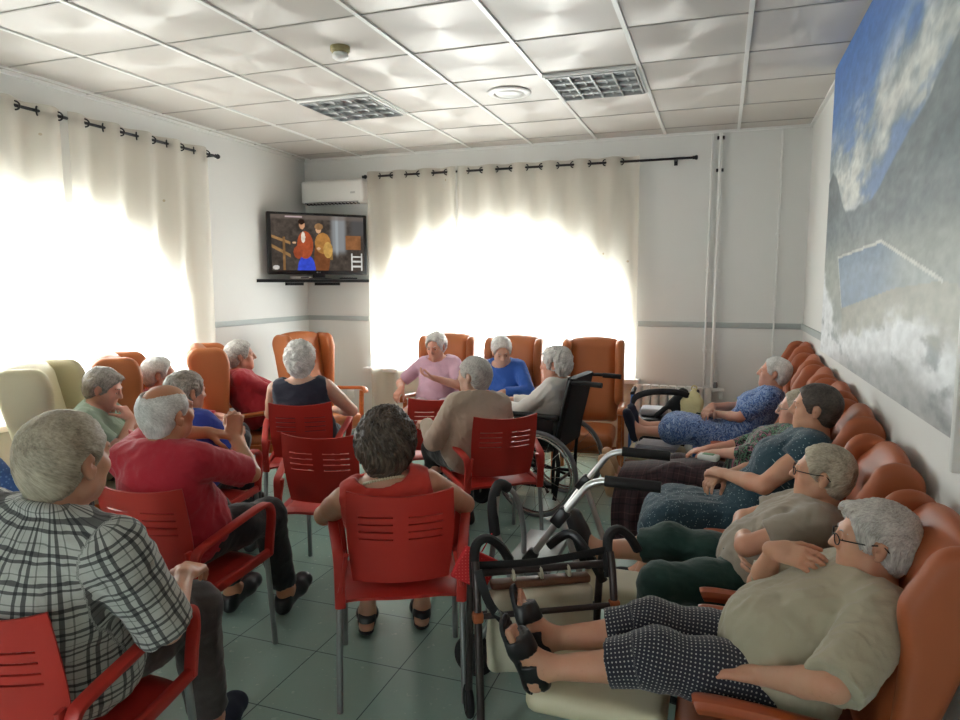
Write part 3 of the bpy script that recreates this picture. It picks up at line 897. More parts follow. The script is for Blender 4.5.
def glasses(r, body, mat):
    P, s = r.P, r.hs; m = MB(); y = .108
    for sx in (-1, 1):
        pts = []
        for i in range(21):
            a = 2*math.pi*i/20; pts.append(P(sx*(.033+.0225*math.cos(a)*(1 if abs(math.cos(a)) < .8 else .97)), y-.004*math.cos(a)*1-abs(.0225*math.cos(a))*.12, .004+.0165*math.sin(a)))
        m.tube(pts, .0017, 6)
        m.tube([P(sx*.054, y-.006, .010), P(sx*.068, .090, .012), P(sx*.080, .03, .010), P(sx*.0825, -.008, .012), P(sx*.080, -.03, -.008)], .0018, 6, 4)
    m.tube([P(-.012, y, .008), P(0, y+.004, .011), P(.012, y, .008)], .0017, 6, 4)
    o = m.build('glasses', mat, body)
    for sx in (-1, 1):
        l = MB(); l.add([P(sx*.033, y, .004)]+[P(sx*(.033+.022*math.cos(a)), y-abs(.0225*math.cos(a))*.12, .004+.016*math.sin(a)) for a in np.linspace(0, 2*math.pi, 18)[:-1]],
                        [[0, i+1, (i+1) % 17+1] for i in range(17)])
        l.build('lens', M['lens'], o)
    return o
# ------------------------------------------------------------------ red plastic armchair
def grid_shell(name, xs, zs, fn, hole, thick, mat, parent):
    nx, nz = len(xs), len(zs); vs = [fn(x, z) for z in zs for x in xs]; fs = []
    for j in range(nz-1):
        for i in range(nx-1):
            if hole and hole((xs[i]+xs[i+1])/2, (zs[j]+zs[j+1])/2): continue
            fs.append([j*nx+i, j*nx+i+1, (j+1)*nx+i+1, (j+1)*nx+i])
    bm = bmesh.new(); vv = [bm.verts.new(q) for q in vs]
    for f in fs: bm.faces.new([vv[i] for i in f])
    bmesh.ops.delete(bm, geom=[q for q in bm.verts if not q.link_faces], context='VERTS')
    bmesh.ops.recalc_face_normals(bm, faces=bm.faces)
    geo = bmesh.ops.solidify(bm, geom=list(bm.faces), thickness=thick)
    bmesh.ops.recalc_face_normals(bm, faces=bm.faces)
    for f in bm.faces: f.smooth = True
    for e in bm.edges:
        if len(e.link_faces) == 2 and e.calc_face_angle(0) > .7: e.smooth = False
    me = bpy.data.meshes.new(name); bm.to_mesh(me); bm.free(); me.materials.append(mat)
    return link(name, me, parent)

def make_plastic_chair():
    root = empty('plastic_armchair')
    m = M['red_plastic']
    # backrest with two banks of four slots
    xs = sorted(set(list(np.round(np.linspace(-1, 1, 29), 4))+[-.78, -.14, .14, .78]))
    rows = [.655, .685, .715, .745]
    zs = sorted(set(list(np.round(np.linspace(.475, .83, 13), 4))+[z for r_ in rows for z in (r_-.0032, r_+.0032)]))
    def wid(z):
        t = (z-.475)/.355; return .180+.018*math.sin(min(t*1.5, 1)*math.pi/2)-.004*max(0, t-.75)/.25
    def back(x, z):
        t = (z-.475)/.355; w = wid(z)
        top = .012*(abs(x)**3)*max(0, (t-.6)/.4)-.006*max(0, t-.9)/.1*(1-abs(x))
        return (x*w, -.205-.075*t-.030*math.sin(t*math.pi)*.0+.042*x*x-.02*(1-t)**2*0, z+top-.010*abs(x)*t*((z-.7)/.13 if z > .62 and z < .76 else 0))
    def hole(x, z):
        return .14 < abs(x) < .78 and any(abs(z-r_) < .0032 for r_ in rows)
    grid_shell('backrest', xs, zs, back, hole, .007, m, root)
    def seat(x, y):
        w = .222+.008*y
        ed = abs(x)**4
        z = .447-.012*(1-x*x)*(1-((y-.02)/.26)**2)-.030*max(0, (y-.13)/.1)**2-.022*ed-.018*max(0, (-y-.15)/.08)**2
        yy = y-.022*(x*x)*(1 if y > .1 else 0)*((y-.1)/.13)+.035*x*x*max(0, (-y-.05)/.18)
        return (x*w, yy, z)
    grid_shell('seat', list(np.linspace(-1, 1, 25)), list(np.linspace(-.225, .232, 21)), seat, None, .014, m, root)
    for sx in (-1, 1):
        a = MB()
        a.ribbon([(sx*.224, -.212, .395), (sx*.224, -.222, .48), (sx*.224, -.226, .545), (sx*.228, -.214, .592), (sx*.236, -.165, .612), (sx*.250, -.08, .632), (sx*.266, .02, .654), (sx*.274, .11, .667), (sx*.272, .170, .662), (sx*.266, .208, .632), (sx*.260, .222, .58), (sx*.249, .224, .50), (sx*.243, .222, .425)],
                 .040, .020, (1, 0, 0), 6)
        a.ribbon([(sx*.224, -.222, .46), (sx*.212, -.222, .52), (sx*.198, -.226, .60)], .030, .016, (0, 1, 0), 4)
        a.ribbon([(sx*.244, .232, .432), (sx*.240, .10, .425), (sx*.235, -.05, .420), (sx*.229, -.222, .412)], .026, .040, (1, 0, 0), 4)
        a.build('armrest', m, root)
        MB().tube([(sx*.236, .213, .425), (sx*.240, .232, .21), (sx*.243, .247, .004)], .0125, 10, 3).build('leg', M['grey_tube'], root)
        MB().tube([(sx*.227, -.205, .41), (sx*.230, -.228, .20), (sx*.232, -.245, .004)], .0125, 10, 3).build('leg', M['grey_tube'], root)
    return root

# ------------------------------------------------------------------ wing armchairs
def make_wing_chair(name, up, wd, rec=12, w=.42, top=1.12, foot=None, vox=.011, legs=True, arm_thick=.030, fold=None, seatw=None, armz=.61):
    root = empty(name); mu, mw = M[up], M[wd]
    th = R2D(rec); hw = w/2; y0, z0 = -.20, .44
    Lb = (top-z0)/math.cos(th)
    # work in a tilted frame: build upright at the hinge then tilt
    Rt = np.array(Matrix.Rotation(th, 3, 'X')); hinge = V(0, y0, z0)
    def tilt(o):
        me = o.data; co = np.empty(len(me.vertices)*3); me.vertices.foreach_get('co', co); co = co.reshape(-1, 3)
        co = (co-hinge)@Rt.T+hinge; me.vertices.foreach_set('co', co.ravel()); me.update(); return o
    zt = z0+Lb
    bp = [rbox((0, y0-.075, z0+Lb/2), (hw+.005, .062, Lb/2), .05, k=.03), rbox((0, y0-.035, z0+Lb*.70), (hw-.045, .055, Lb*.25), .045, k=.05),
          rbox((0, y0-.035, z0+Lb*.26), (hw-.045, .055, Lb*.20), .045, k=.05), ell((0, y0-.07, zt-.02), (hw-.02, .055, .05), None, .05)]
    tilt(sdf_obj('backrest', bp, mu, root, vox))
    for sx in (-1, 1):
        seg = [((y0-.05, zt-.075), (y0+.06, zt-.09), .08, .075), ((y0+.03, zt-.16), (y0-.0, z0+.22), .115, .062), ((y0-.05, zt-.10), (y0-.05, z0+.2), .08, .06)]
        x = sx*(hw+.012); sp_ = [slab2d(seg, x-.036, x+.036, .033, .05)]
        tilt(sdf_obj('wing', sp_, mu, root, vox))
    sw = seatw or w-.01
    sdf_obj('seat_cushion', [rbox((0, .025, .352), (sw/2, .265, .072), .05, k=.03), ell((0, .03, .398), (sw/2-.03, .22, .035), None, .05)], mu, root, vox)
    if legs:
        for sx in (-1, 1):
            x = sx*(w/2+.045)
            a = MB()
            a.ribbon([(x, -.30, armz-.04), (x, -.20, armz-.015), (x, -.05, armz-.005), (x+sx*.006, .12, armz+.012), (x+sx*.008, .21, armz+.018), (x+sx*.006, .255, armz+.004), (x+sx*.004, .268, armz-.022)], .050, .030, (1, 0, 0), 6)
            a.build('armrest', mw, root)
            MB().ribbon([(x, .21, armz-.005), (x, .20, .40), (x, .225, .20), (x, .245, .004)], .034, .042, (1, 0, 0), 5).build('leg', mw, root)
            MB().ribbon([(x, -.26, armz-.035), (x, -.255, .40), (x, -.28, .20), (x, -.33, .004)], .034, .042, (1, 0, 0), 5).build('leg', mw, root)
            MB().box((x-sx*.012, -.03, .335), (.022, .47, .07), None, .006).build('side_rail', mw, root)
        MB().box((0, .235, .30), (w+.06, .022, .06), None, .006).build('front_rail', mw, root)
    return root

def make_recliner(name, rec, Lb, foot):
    """low recliner with rounded ears, thick wooden arms and, when swung out, a cream leg rest"""
    root = empty(name); mu = M['rust_velour']; mw = M['red_wood']
    w = .46; hw = w/2; th = R2D(rec); hinge = V(0, -.15, .36); foot_w = .17 if foot == 1 else .125; foot_x = .02 if foot == 1 else .075; Rt = np.array(Matrix.Rotation(th, 3, 'X'))
    def tilt(o):
        me = o.data; co = np.empty(len(me.vertices)*3); me.vertices.foreach_get('co', co); co = co.reshape(-1, 3)
        co = (co-hinge)@Rt.T+hinge; me.vertices.foreach_set('co', co.ravel()); me.update(); return o
    y0, z0 = -.15, .33; zt = z0+Lb
    bp = [rbox((0, y0-.058, z0+Lb*.45), (hw, .045, Lb*.45), .04, k=.05), ell((0, y0-.072, zt-.085), (hw+.035, .048, .115), None, .05),
          rbox((0, y0-.045, z0+Lb*.28), (hw-.05, .035, Lb*.22), .03, k=.05)]
    tilt(sdf_obj('backrest', bp, mu, root, .010))
    for sx in (-1, 1):
        x = sx*(hw+.004)
        seg = [((y0-.048, zt-.070), (y0-.040, zt-.16), .082, .094), ((y0-.042, zt-.17), (y0-.05, z0+.20), .08, .045)]
        tilt(sdf_obj('wing', [slab2d(seg, x-.036, x+.036, .035, .05)], mu, root, .010))
    sdf_obj('seat_cushion', [rbox((0, .06, .27), (hw-.005, .26, .07), .05, k=.03), ell((0, .06, .305), (hw-.04, .21, .035), None, .05)], mu, root, .011)
    for sx in (-1, 1):
        x = sx*(hw+.035)
        MB().ribbon([(x, -.20, .455), (x, -.10, .475), (x, .08, .49), (x, .20, .495), (x, .25, .493), (x, .262, .49)], .058, .050, (1, 0, 0), 6, .48, False, lambda t: 1.0 if t < .9 else 1-.45*((t-.9)/.1)**2).build('armrest', mw, root)
        MB().ribbon([(x, .15, .475), (x, .15, .30), (x, .16, .004)], .036, .046, (1, 0, 0), 4).build('leg', mw, root)
        MB().ribbon([(x, -.15, .455), (x, -.15, .30), (x, -.18, .004)], .036, .046, (1, 0, 0), 4).build('leg', mw, root)
        MB().box((x-sx*.004, .0, .235), (.024, .34, .09), None, .006).build('side_rail', mw, root)
    if foot:
        fr = sdf_obj('footrest', [rbox((foot_x, .55, .315), (foot_w, .21, .04), .035, k=.03)], M['foot_cream'], root, .010)
        fr['label'] = 'cream vinyl leg rest'
        for sx in (-1, 1): MB().tube([(foot_x+sx*.09, .30, .25), (foot_x+sx*.09, .55, .29)], .012, 8).build('footrest_arm', M['black_metal'], root)
    return root
# ------------------------------------------------------------------ the room
XL, XR, YB, YF, ZC = -4.204, .655, 6.336, -2.6, 2.884
X0, Y0 = -3.51621589, 3.09128119
def struct(o, name=None): o['kind'] = 'structure'; return o

def arch_wall(name, u0, u1, zt, cu, hw, sill, spring, rise, thick, place, mat):
    us = sorted(set(list(np.linspace(cu-hw, cu+hw, 41))+[u0, u1])); mb = MB()
    arch = lambda u: spring+rise*math.sqrt(max(0, 1-((u-cu)/hw)**2))
    for d in (0, thick):
        for a, b in zip(us[:-1], us[1:]):
            inside = a >= cu-hw-1e-6 and b <= cu+hw+1e-6
            if inside:
                mb.add([place(a, d, 0), place(b, d, 0), place(b, d, sill), place(a, d, sill)], [[0, 1, 2, 3]])
                mb.add([place(a, d, arch(a)), place(b, d, arch(b)), place(b, d, zt), place(a, d, zt)], [[0, 1, 2, 3]])
            else: mb.add([place(a, d, 0), place(b, d, 0), place(b, d, zt), place(a, d, zt)], [[0, 1, 2, 3]])
    loop = [(cu-hw, sill), (cu+hw, sill)]+[(u, arch(u)) for u in us[::-1] if cu-hw-1e-6 <= u <= cu+hw+1e-6]+[(cu-hw, sill)]
    for (a, za), (b, zb) in zip(loop[:-1], loop[1:]):
        mb.add([place(a, 0, za), place(b, 0, zb), place(b, thick, zb), place(a, thick, za)], [[0, 1, 2, 3]])
    for a, b, za, zb in ((u0, u1, 0, 0), (u0, u1, zt, zt), (u0, u0, 0, zt), (u1, u1, 0, zt)):
        if a == b: mb.add([place(a, 0, za), place(a, 0, zb), place(a, thick, zb), place(a, thick, za)], [[0, 1, 2, 3]])
        else: mb.add([place(a, 0, za), place(b, 0, za), place(b, thick, za), place(a, thick, za)], [[0, 1, 2, 3]])
    return struct(mb.build(name, mat, smooth=False))

def arch_window(name, cu, hw, sill, spring, rise, depth, place):
    """white arched frame, mullions and glass"""
    fr = MB(); arch = lambda u, h: spring+(rise-h)*math.sqrt(max(0, 1-((u-cu)/(hw-h))**2))
    h = .035; pts = [(cu-hw+h, sill+h)]+[(u, arch(u, h)) for u in np.linspace(cu-hw+h, cu+hw-h, 41)]+[(cu+hw-h, sill+h), (cu-hw+h, sill+h)]
    P = [place(u, depth, z) for u, z in pts]; n = np.array(place(0, 1, 0))-np.array(place(0, 0, 0))
    fr.ribbon(P, .06, .06, n)
    for u in (cu-hw*.5, cu, cu+hw*.5): fr.ribbon([place(u, depth, sill+h), place(u, depth, arch(u, h))], .05, .05, n)
    for z in (spring,): fr.ribbon([place(cu-hw+h, depth, z), place(cu+hw-h, depth, z)], .05, .045, n)
    f = struct(fr.build(name, M['white_paint']))
    gl = MB(); us = np.linspace(cu-hw+h, cu+hw-h, 31)
    for a, b in zip(us[:-1], us[1:]):
        gl.add([place(a, depth, sill+h), place(b, depth, sill+h), place(b, depth, arch(b, h)), place(a, depth, arch(a, h))], [[0, 1, 2, 3]])
    gl.build('pane', M['glass'], f, smooth=False)
    s = MB().box(place(cu, -.02, sill-.02), tuple(abs(x) for x in (np.array(place(2*hw+.1, .16, .04))-np.array(place(0, 0, 0)))), None, .006).build('sill', M['white_paint'], f)
    return f

fl = struct(MB().box(((XL+XR)/2, (YB+YF)/2, -.05), (XR-XL+.6, YB-YF+.6, .1)).build('floor', M['floor'], smooth=False))
struct(MB().box(((XL+XR)/2, (YB+YF)/2, ZC+.03), (XR-XL+.6, YB-YF+.6, .06)).build('ceiling', M['ceiling_tile'], smooth=False))
pb = lambda u, d, z: (u, YB+d, z)
pl = lambda u, d, z: (XL-d, u, z)
WB = dict(cu=-2.09, hw=1.36, sill=.72, spring=1.12, rise=1.03)
WL = dict(cu=3.24, hw=1.30, sill=.72, spring=1.12, rise=1.03)
arch_wall('wall_back', XL-.25, XR+.25, ZC, thick=.25, place=pb, mat=M['white_wall'], **WB)
arch_wall('wall_left', YF, YB, ZC, thick=.25, place=pl, mat=M['white_wall'], **WL)
arch_window('window_1', depth=.13, place=pb, **WB)
arch_window('window_2', depth=.13, place=pl, **WL)
struct(MB().box((XR+.1, (YB+YF)/2, ZC/2), (.2, YB-YF, ZC)).build('wall_right', M['white_wall'], smooth=False))
# rear wall behind the camera; narrow unseen glazed door added for fill light
rw = MB(); dx0, dx1, dz = -2.2, -1.45, 2.1
rw.box(((XL+dx0)/2, YF-.1, ZC/2), (dx0-XL, .2, ZC)).box(((XR+dx1)/2, YF-.1, ZC/2), (XR-dx1, .2, ZC)).box(((dx0+dx1)/2, YF-.1, (ZC+dz)/2), (dx1-dx0, .2, ZC-dz))
struct(rw.build('wall_front', M['white_wall'], smooth=False))
dr = MB().ribbon([(dx0+.03, YF-.1, 0), (dx0+.03, YF-.1, dz-.03), (dx1-.03, YF-.1, dz-.03), (dx1-.03, YF-.1, 0)], .06, .06, (0, 1, 0)).box(((dx0+dx1)/2, YF-.1, .95), (dx1-dx0-.06, .05, .08)).box(((dx0+dx1)/2, YF-.1, .10), (dx1-dx0-.06, .05, .2))
d1 = struct(dr.build('fill_door', M['white_paint'], smooth=False))
MB().box(((dx0+dx1)/2, YF-.1, dz/2), (dx1-dx0-.06, .006, dz-.06)).build('pane', M['glass'], d1, smooth=False)
MB().tube([(dx1-.06, YF-.08, 1.02), (dx1-.06, YF-.03, 1.02), (dx1-.15, YF-.03, 1.02)], .009, 8).build('door_handle', M['steel'], d1)

# dado rails
def rail(name, a, b):
    a, b = V(*a), V(*b); L = np.linalg.norm(b-a); c = (a+b)/2; along_x = abs(b[0]-a[0]) > abs(b[1]-a[1])
    sz = (L, .016, .05) if along_x else (.016, L, .05)
    return struct(MB().box(c, sz, None, .004).build(name, M['dado_rail']))
rail('trim_1', (XL, YB-.009, 1.225), (WB['cu']-WB['hw']-.02, YB-.009, 1.225)); rail('trim_2', (WB['cu']+WB['hw']+.02, YB-.009, 1.225), (XR, YB-.009, 1.225))
rail('trim_3', (XL+.009, WL['cu']+WL['hw']+.02, 1.225), (XL+.009, YB, 1.225)); rail('trim_4', (XL+.009, YF, 1.225), (XL+.009, WL['cu']-WL['hw']-.02, 1.225))
rail('trim_5', (XR-.009, 4.76, 1.225), (XR-.009, YB, 1.225))
for nm, c, s in (('baseboard_back', ((XL+XR)/2, YB-.008, .045), (XR-XL, .016, .09)), ('baseboard_left', (XL+.008, (YB+YF)/2, .045), (.016, YB-YF, .09)), ('baseboard_right', (XR-.008, (YB+YF)/2, .045), (.016, YB-YF, .09))):
    struct(MB().box(c, s, None, .004).build(nm, M['white_paint']))
# suspended-ceiling bars
b1 = MB(); b2 = MB()
for i in range(-2, 8):
    x = X0+.6*i
    if XL < x < XR: b1.box((x, (YB+YF)/2, ZC-.004), (.024, YB-YF, .012))
for j in range(-9, 6):
    y = Y0+.6*j
    if YF < y < YB: b2.box(((XL+XR)/2, y, ZC-.001), (XR-XL, .011, .008))
struct(b1.build('trim_6', M['white_paint'], smooth=False)); M['bar'] = simple('grey_ceiling_bar', 'b0aca6', .5, var=.03)
struct(b2.build('trim_7', M['bar'], smooth=False))
struct(MB().box((XL+.012, (YB+YF)/2, ZC-.010), (.024, YB-YF, .02)).box(((XL+XR)/2, YB-.012, ZC-.010), (XR-XL, .024, .02)).box((XR-.012, (YB+YF)/2, ZC-.010), (.024, YB-YF, .02)).build('trim_8', M['white_paint'], smooth=False))

# ceiling light panels (switched off)
M['louvre'] = simple('mirror_louvre', 'b9bcbc', .28, .9, var=.05)
M['tray'] = simple('lamp_tray_inside', 'a9abab', .5, .1, var=.05)
M['lamp_tube'] = simple('fluorescent_tube', 'd8dad8', .3, var=.02)
for i, (ci, lab) in enumerate(((1.5, 'square recessed louvre lamp in the ceiling nearer the left wall'), (4.5, 'square recessed louvre lamp in the ceiling nearer the wall mural'))):
    cx, cy = X0+.6*ci, Y0+1.5
    r = empty('ceiling_lamp', (cx, cy, ZC-.012)); tag(r, lab, 'ceiling lamp', 'recessed louvre ceiling lamps')
    MB().ribbon([(-.285, -.285, 0), (.285, -.285, 0), (.285, .285, 0), (-.285, .285, 0), (-.285, -.285, 0)], .022, .022, (0, 0, 1)).build('frame', M['white_paint'], r, smooth=False)
    MB().box((0, 0, .008), (.56, .56, .006)).build('tray', M['tray'], r, smooth=False)
    lv = MB()
    for k in range(5):
        p = -.27+.135*k
        lv.box((p, 0, -.006), (.010, .55, .022)).box((0, p, -.006), (.55, .006, .022))
    lv.build('louvre', M['louvre'], r, smooth=False)
    for k in range(4): MB().tube([(-.2025+.135*k, -.26, .003), (-.2025+.135*k, .26, .003)], .007, 8).build('tube', M['lamp_tube'], r)
M['detector'] = simple('yellowed_plastic', '9a8f63', .5, var=.1)
r = empty('smoke_detector', (-2.04, 3.453, ZC)); tag(r, 'small yellowed round smoke detector under a ceiling tile', 'smoke detector')
MB().lathe([(.0, 0), (.055, 0), (.055, -.022), (.048, -.026)], n=28).lathe([(.0, -.026), (.048, -.026), (.046, -.034)], n=28).build('base', M['detector'], r)
MB().lathe([(.040, -.034), (.046, -.045), (.044, -.058), (.030, -.068), (.0, -.070)], n=28).build('sensor_head', M['white_plastic'], r)
r = empty('ceiling_vent', (-1.419, 4.613, ZC)); tag(r, 'round white air vent set in a ceiling tile', 'air vent')
MB().lathe([(.14, 0), (.15, -.006), (.14, -.014), (.105, -.016), (.10, -.006), (.0, -.004)], n=40).build('rim', M['white_plastic'], r)
MB().lathe([(.0, -.020), (.085, -.018), (.095, -.010), (.09, -.006), (0, -.006)], n=36).build('disc', M['white_paint'], r)

# ------------------------------------------------------------------ mural and right end of the room
def fbm(u, v, seed, oct=5):
    r = np.random.default_rng(seed); out = np.zeros_like(u); a = 1; tot = 0
    for o in range(oct):
        g = r.random((66, 66)); f = 2**o
        x = (u*f) % 64; y = (v*f) % 64; xi = x.astype(int); yi = y.astype(int); fx = x-xi; fy = y-yi
        fx = fx*fx*(3-2*fx); fy = fy*fy*(3-2*fy)
        out += a*((g[xi, yi]*(1-fx)+g[xi+1, yi]*fx)*(1-fy)+(g[xi, yi+1]*(1-fx)+g[xi+1, yi+1]*fx)*fy); tot += a; a *= .55
    return out/tot
def painted(name, nu, nv, colfn, place, mat, parent=None, thick=None):
    u, v = np.meshgrid(np.linspace(0, 1, nu), np.linspace(0, 1, nv), indexing='ij')
    col = colfn(u, v).reshape(-1, 3)
    P = np.array([place(a, b) for a, b in zip(u.ravel(), v.ravel())])
    i = np.arange((nu-1)*(nv-1)); a = i//(nv-1)*nv+i % (nv-1)
    q = np.stack([a, a+nv, a+nv+1, a+1], 1)
    me = mesh_np(name, P, q, mat, smooth=False)
    at = me.color_attributes.new('Col', 'FLOAT_COLOR', 'POINT')
    lc = np.where(col <= .04045, col/12.92, ((col+.055)/1.055)**2.4)
    at.data.foreach_set('color', np.concatenate([lc, np.ones((len(lc), 1))], 1).astype(np.float32).ravel())
    return link(name, me, parent)
hexc = lambda h: np.array([int(h[i:i+2], 16)/255 for i in (0, 2, 4)])
def lerp(a, b, t): t = np.clip(t, 0, 1)[..., None]; return a*(1-t)+b*t
def sm(e0, e1, x): t = np.clip((x-e0)/(e1-e0), 0, 1); return t*t*(3-2*t)
def mural_col(u, v):
    U, W = u*1.25, v*2.0
    c = lerp(hexc('8299bd'), hexc('4a74b4'), sm(.55, 1., v))[...]
    n = fbm(U*2.2+3, W*3.2, 11); n2 = fbm(U*7+9, W*6, 12)
    # clouds: a bank rising to the right
    top = .70+.10*u+.05*(n2-.5)
    cl = sm(.43, .56, n*.7+n2*.4)*sm(top+.12, top-.06, v)*sm(.36, .50, v)
    cl = np.maximum(cl, sm(.30, .62, n2)*sm(.06, .0, np.abs(v-(.70+.06*np.sin(u*5)))-.05)*sm(.45, .95, u))
    c = lerp(c, lerp(hexc('98a2a4'), hexc('e0e0d8'), sm(.35, .7, n2+.12*(v-.6))), cl*.95)
    # distant ridges
    rg = fbm(U*4, U*0+1, 21)*.06
    c = lerp(c, hexc('7e878c'), sm(0, .012, (.455+rg-.02*u)-v))
    big = np.interp(u, [0, .40, .55, .68, .80, .92, 1.], [.2, .38, .47, .53, .60, .66, .68])+.04*(fbm(U*6, U*0+4, 23)-.5)
    rock = lerp(hexc('6d777c'), hexc('949c9e'), fbm(U*9, W*9, 31))
    c = lerp(c, rock, sm(0, .012, big-v)*sm(.2, .45, u))
    lf = np.interp(u, [0, .05, .12, .22, .34, .5], [.62, .64, .60, .50, .40, .2])+.03*(fbm(U*8, U*0+7, 24)-.5)
    c = lerp(c, lerp(hexc('5f696c'), hexc('8a9296'), fbm(U*8, W*8, 33)), sm(0, .012, lf-v))
    # misty slopes
    mist = lerp(hexc('8d938e'), hexc('a9ada4'), fbm(U*5, W*5, 41)); c = lerp(c, mist, sm(.43, .30, v)*.92)
    # boat shed / pool block: blue-grey face under a pale gable edge, pale plaster base
    def poly(pts):
        m = np.zeros(u.shape, bool); j = len(pts)-1
        for i in range(len(pts)):
            (xi, yi), (xj, yj) = pts[i], pts[j]
            m ^= ((yi > v) != (yj > v)) & (u < (xj-xi)*(v-yi)/(yj-yi+1e-12)+xi); j = i
        return m
    face = poly([(.19, .33), (.60, .345), (.92, .25), (.70, .235), (.27, .17)])
    wt = lerp(hexc('72859c'), hexc('93a4b4'), fbm(U*3, W*14, 51)); wt = lerp(wt, hexc('a3aba8'), sm(.55, .8, u))
    c = np.where(face[..., None], wt, c)
    base = poly([(.27, .17), (.70, .235), (.92, .25), (1., .24), (1., .05), (.30, .05)])
    c = np.where(base[..., None], lerp(hexc('95958a'), hexc('b3b4a6'), fbm(U*6, W*5, 52)), c)
    def line(p, q, w, colr):
        p, q = np.array(p), np.array(q); d = q-p; t = np.clip(((u-p[0])*d[0]*2.25+(v-p[1])*d[1])/(d[0]**2*2.25+d[1]**2), 0, 1)
        return np.sqrt(((u-p[0]-t*d[0])*1.5)**2+(v-p[1]-t*d[1])**2) < w
    for p, q in (((.19, .33), (.60, .345)), ((.60, .345), (.92, .25)), ((.19, .33), (.27, .17))):
        c = np.where(line(p, q, .004, 0)[..., None], hexc('c9ccc4'), c)
    # surf
    f1 = fbm(U*4+2, W*6, 61); f2 = fbm(U*14, W*14, 62)
    lim = np.interp(u, [0, .07, .2, .35, .55, .75, .9, 1.], [.30, .22, .12, .10, .16, .20, .19, .16])+.10*(f1-.5)
    foam = sm(-.01, .05, lim-v+.06*(f2-.5))
    c = lerp(c, lerp(hexc('939a9d'), hexc('e3e6e8'), sm(.36, .52, f2*.6+f1*.5)), foam*.95)
    gr = sm(.02, -.05, v-(np.interp(u, [0, .2, .6, .8, 1.], [.0, .03, .09, .10, .05]))+.06*(f1-.5))
    c = lerp(c, lerp(hexc('77797a'), hexc('979893'), f2), gr*.7)
    spk = fbm(U*30, W*30, 71)
    return np.clip(c*(1+.26*(spk-.5))[..., None], 0, 1)
YM0, YM1, ZM0 = 4.76, 2.10, 1.165
mu = empty('wall_mural', (.60, (YM0+YM1)/2, ZM0)); tag(mu, 'tall painted mural of mountains, clouds and breaking surf on the right wall', 'mural')
cy = (YM0+YM1)/2
painted('canvas', 330, 260, mural_col, lambda a, b: (-.0015, YM0-cy+(YM1-YM0)*a, b*(ZC-.016-ZM0)), M['mural'], mu)
MB().box((.024, 0, (ZC-.016-ZM0)/2), (.048, YM0-YM1, ZC-.016-ZM0)).build('panel', M['white_paint'], mu, smooth=False)
struct(MB().box((.62, 2.078, (1.075+ZC)/2), (.07, .03, ZC-1.075-.02), None, .006).build('trim_9', M['white_paint']))
dd = MB().box((.64, 1.45, 1.99), (.03, 1.15, 1.75), None, .004); d2 = struct(dd.build('door_2', M['orange_wood']))
# ------------------------------------------------------------------ curtains
def curtain_run(name, axis, rod_pts, panels, rod_c, z_rod, rod_lab, cur_labs, rod_ext, grp):
    """axis 'x': along the back wall, 'y': along the left wall"""
    pos = (lambda u, d, z: (u, rod_c-d, z)) if axis == 'x' else (lambda u, d, z: (rod_c+d, u, z))
    a, b = rod_ext
    r = empty('curtain_rod', pos((a+b)/2, 0, z_rod)); tag(r, rod_lab, 'curtain rod'); o = np.array(pos((a+b)/2, 0, z_rod))
    L = lambda u, d, z: tuple(np.array(pos(u, d, z))-o)
    MB().tube([L(a, 0, z_rod), L(b, 0, z_rod)], .0105, 12).build('pole', M['black_metal'], r)
    for u, s in ((a, -1), (b, 1)):
        MB().lathe([(0, -.02), (.015, -.018), (.015, .0), (.021, .010), (.017, .024), (0, .028)], c=(0, 0, 0), n=16, axis='x' if axis == 'x' else 'y').build('finial', M['black_metal'], r).location = L(u, 0, z_rod)
    for u in rod_pts:
        MB().box(L(u, -.045, z_rod-.004), (.016, .09, .014) if axis == 'x' else (.09, .016, .014)).box(L(u, -.086, z_rod-.01), (.03, .008, .07) if axis == 'x' else (.008, .03, .07)).build('bracket', M['black_metal'], r)
    per = .29
    for (c0, c1, ph), lab in zip(panels, cur_labs):
        n = int((c1-c0)/.012); us = np.linspace(c0, c1, n); zs = np.concatenate([np.linspace(.03, 2.35, 26), np.linspace(2.40, z_rod+.045, 12)])
        P = []; uv = []
        rg = np.random.default_rng(int(abs(c0)*100))
        for z in zs:
            lo = (z_rod-z)/2.6
            for u in us:
                k = 2*math.pi*(u-c0)/per+ph
                w = .036*math.sin(k)*(1-.25*lo)+.012*lo*math.sin(k*.53+2.1*lo+ph)+.008*math.sin(k*2.1+1.3+4*lo)*lo
                w -= .006*lo
                P.append(pos(u+.018*lo*math.sin(k*.5+ph), w, z)); uv.append((u, z, 0))
        nu = len(us); i = np.arange((len(zs)-1)*(nu-1)); aa = i//(nu-1)*nu+i % (nu-1)
        q = np.stack([aa, aa+1, aa+nu+1, aa+nu], 1); P = np.array(P)
        c = np.array(pos((c0+c1)/2, 0, 0)); me = mesh_np('curtain', P-c, q, M['curtain'])
        at = me.attributes.new('cuv', 'FLOAT_VECTOR', 'POINT'); at.data.foreach_set('vector', np.array(uv, dtype=np.float32).ravel())
        cu = link('curtain', me, None, c); tag(cu, lab, 'curtain')
        ks = np.arange(0, 60); us_ring = [c0+per*(kk*math.pi-ph)/(2*math.pi) for kk in ks]
        for u in us_ring:
            if c0+.02 < u < c1-.02:
                k = 2*math.pi*(u-c0)/per+ph; sl = math.cos(k)
                nrm = np.array(pos(1, 0, 0))*0+ (np.array(pos(u+.5, sl*.55, 0))-np.array(pos(u, 0, 0)))
                MB().torus((0, 0, 0), .026, .0055, nrm, 22, 8).build('eyelet', M['black_metal'], cu).location = tuple(np.array(pos(u, 0, z_rod))-c)
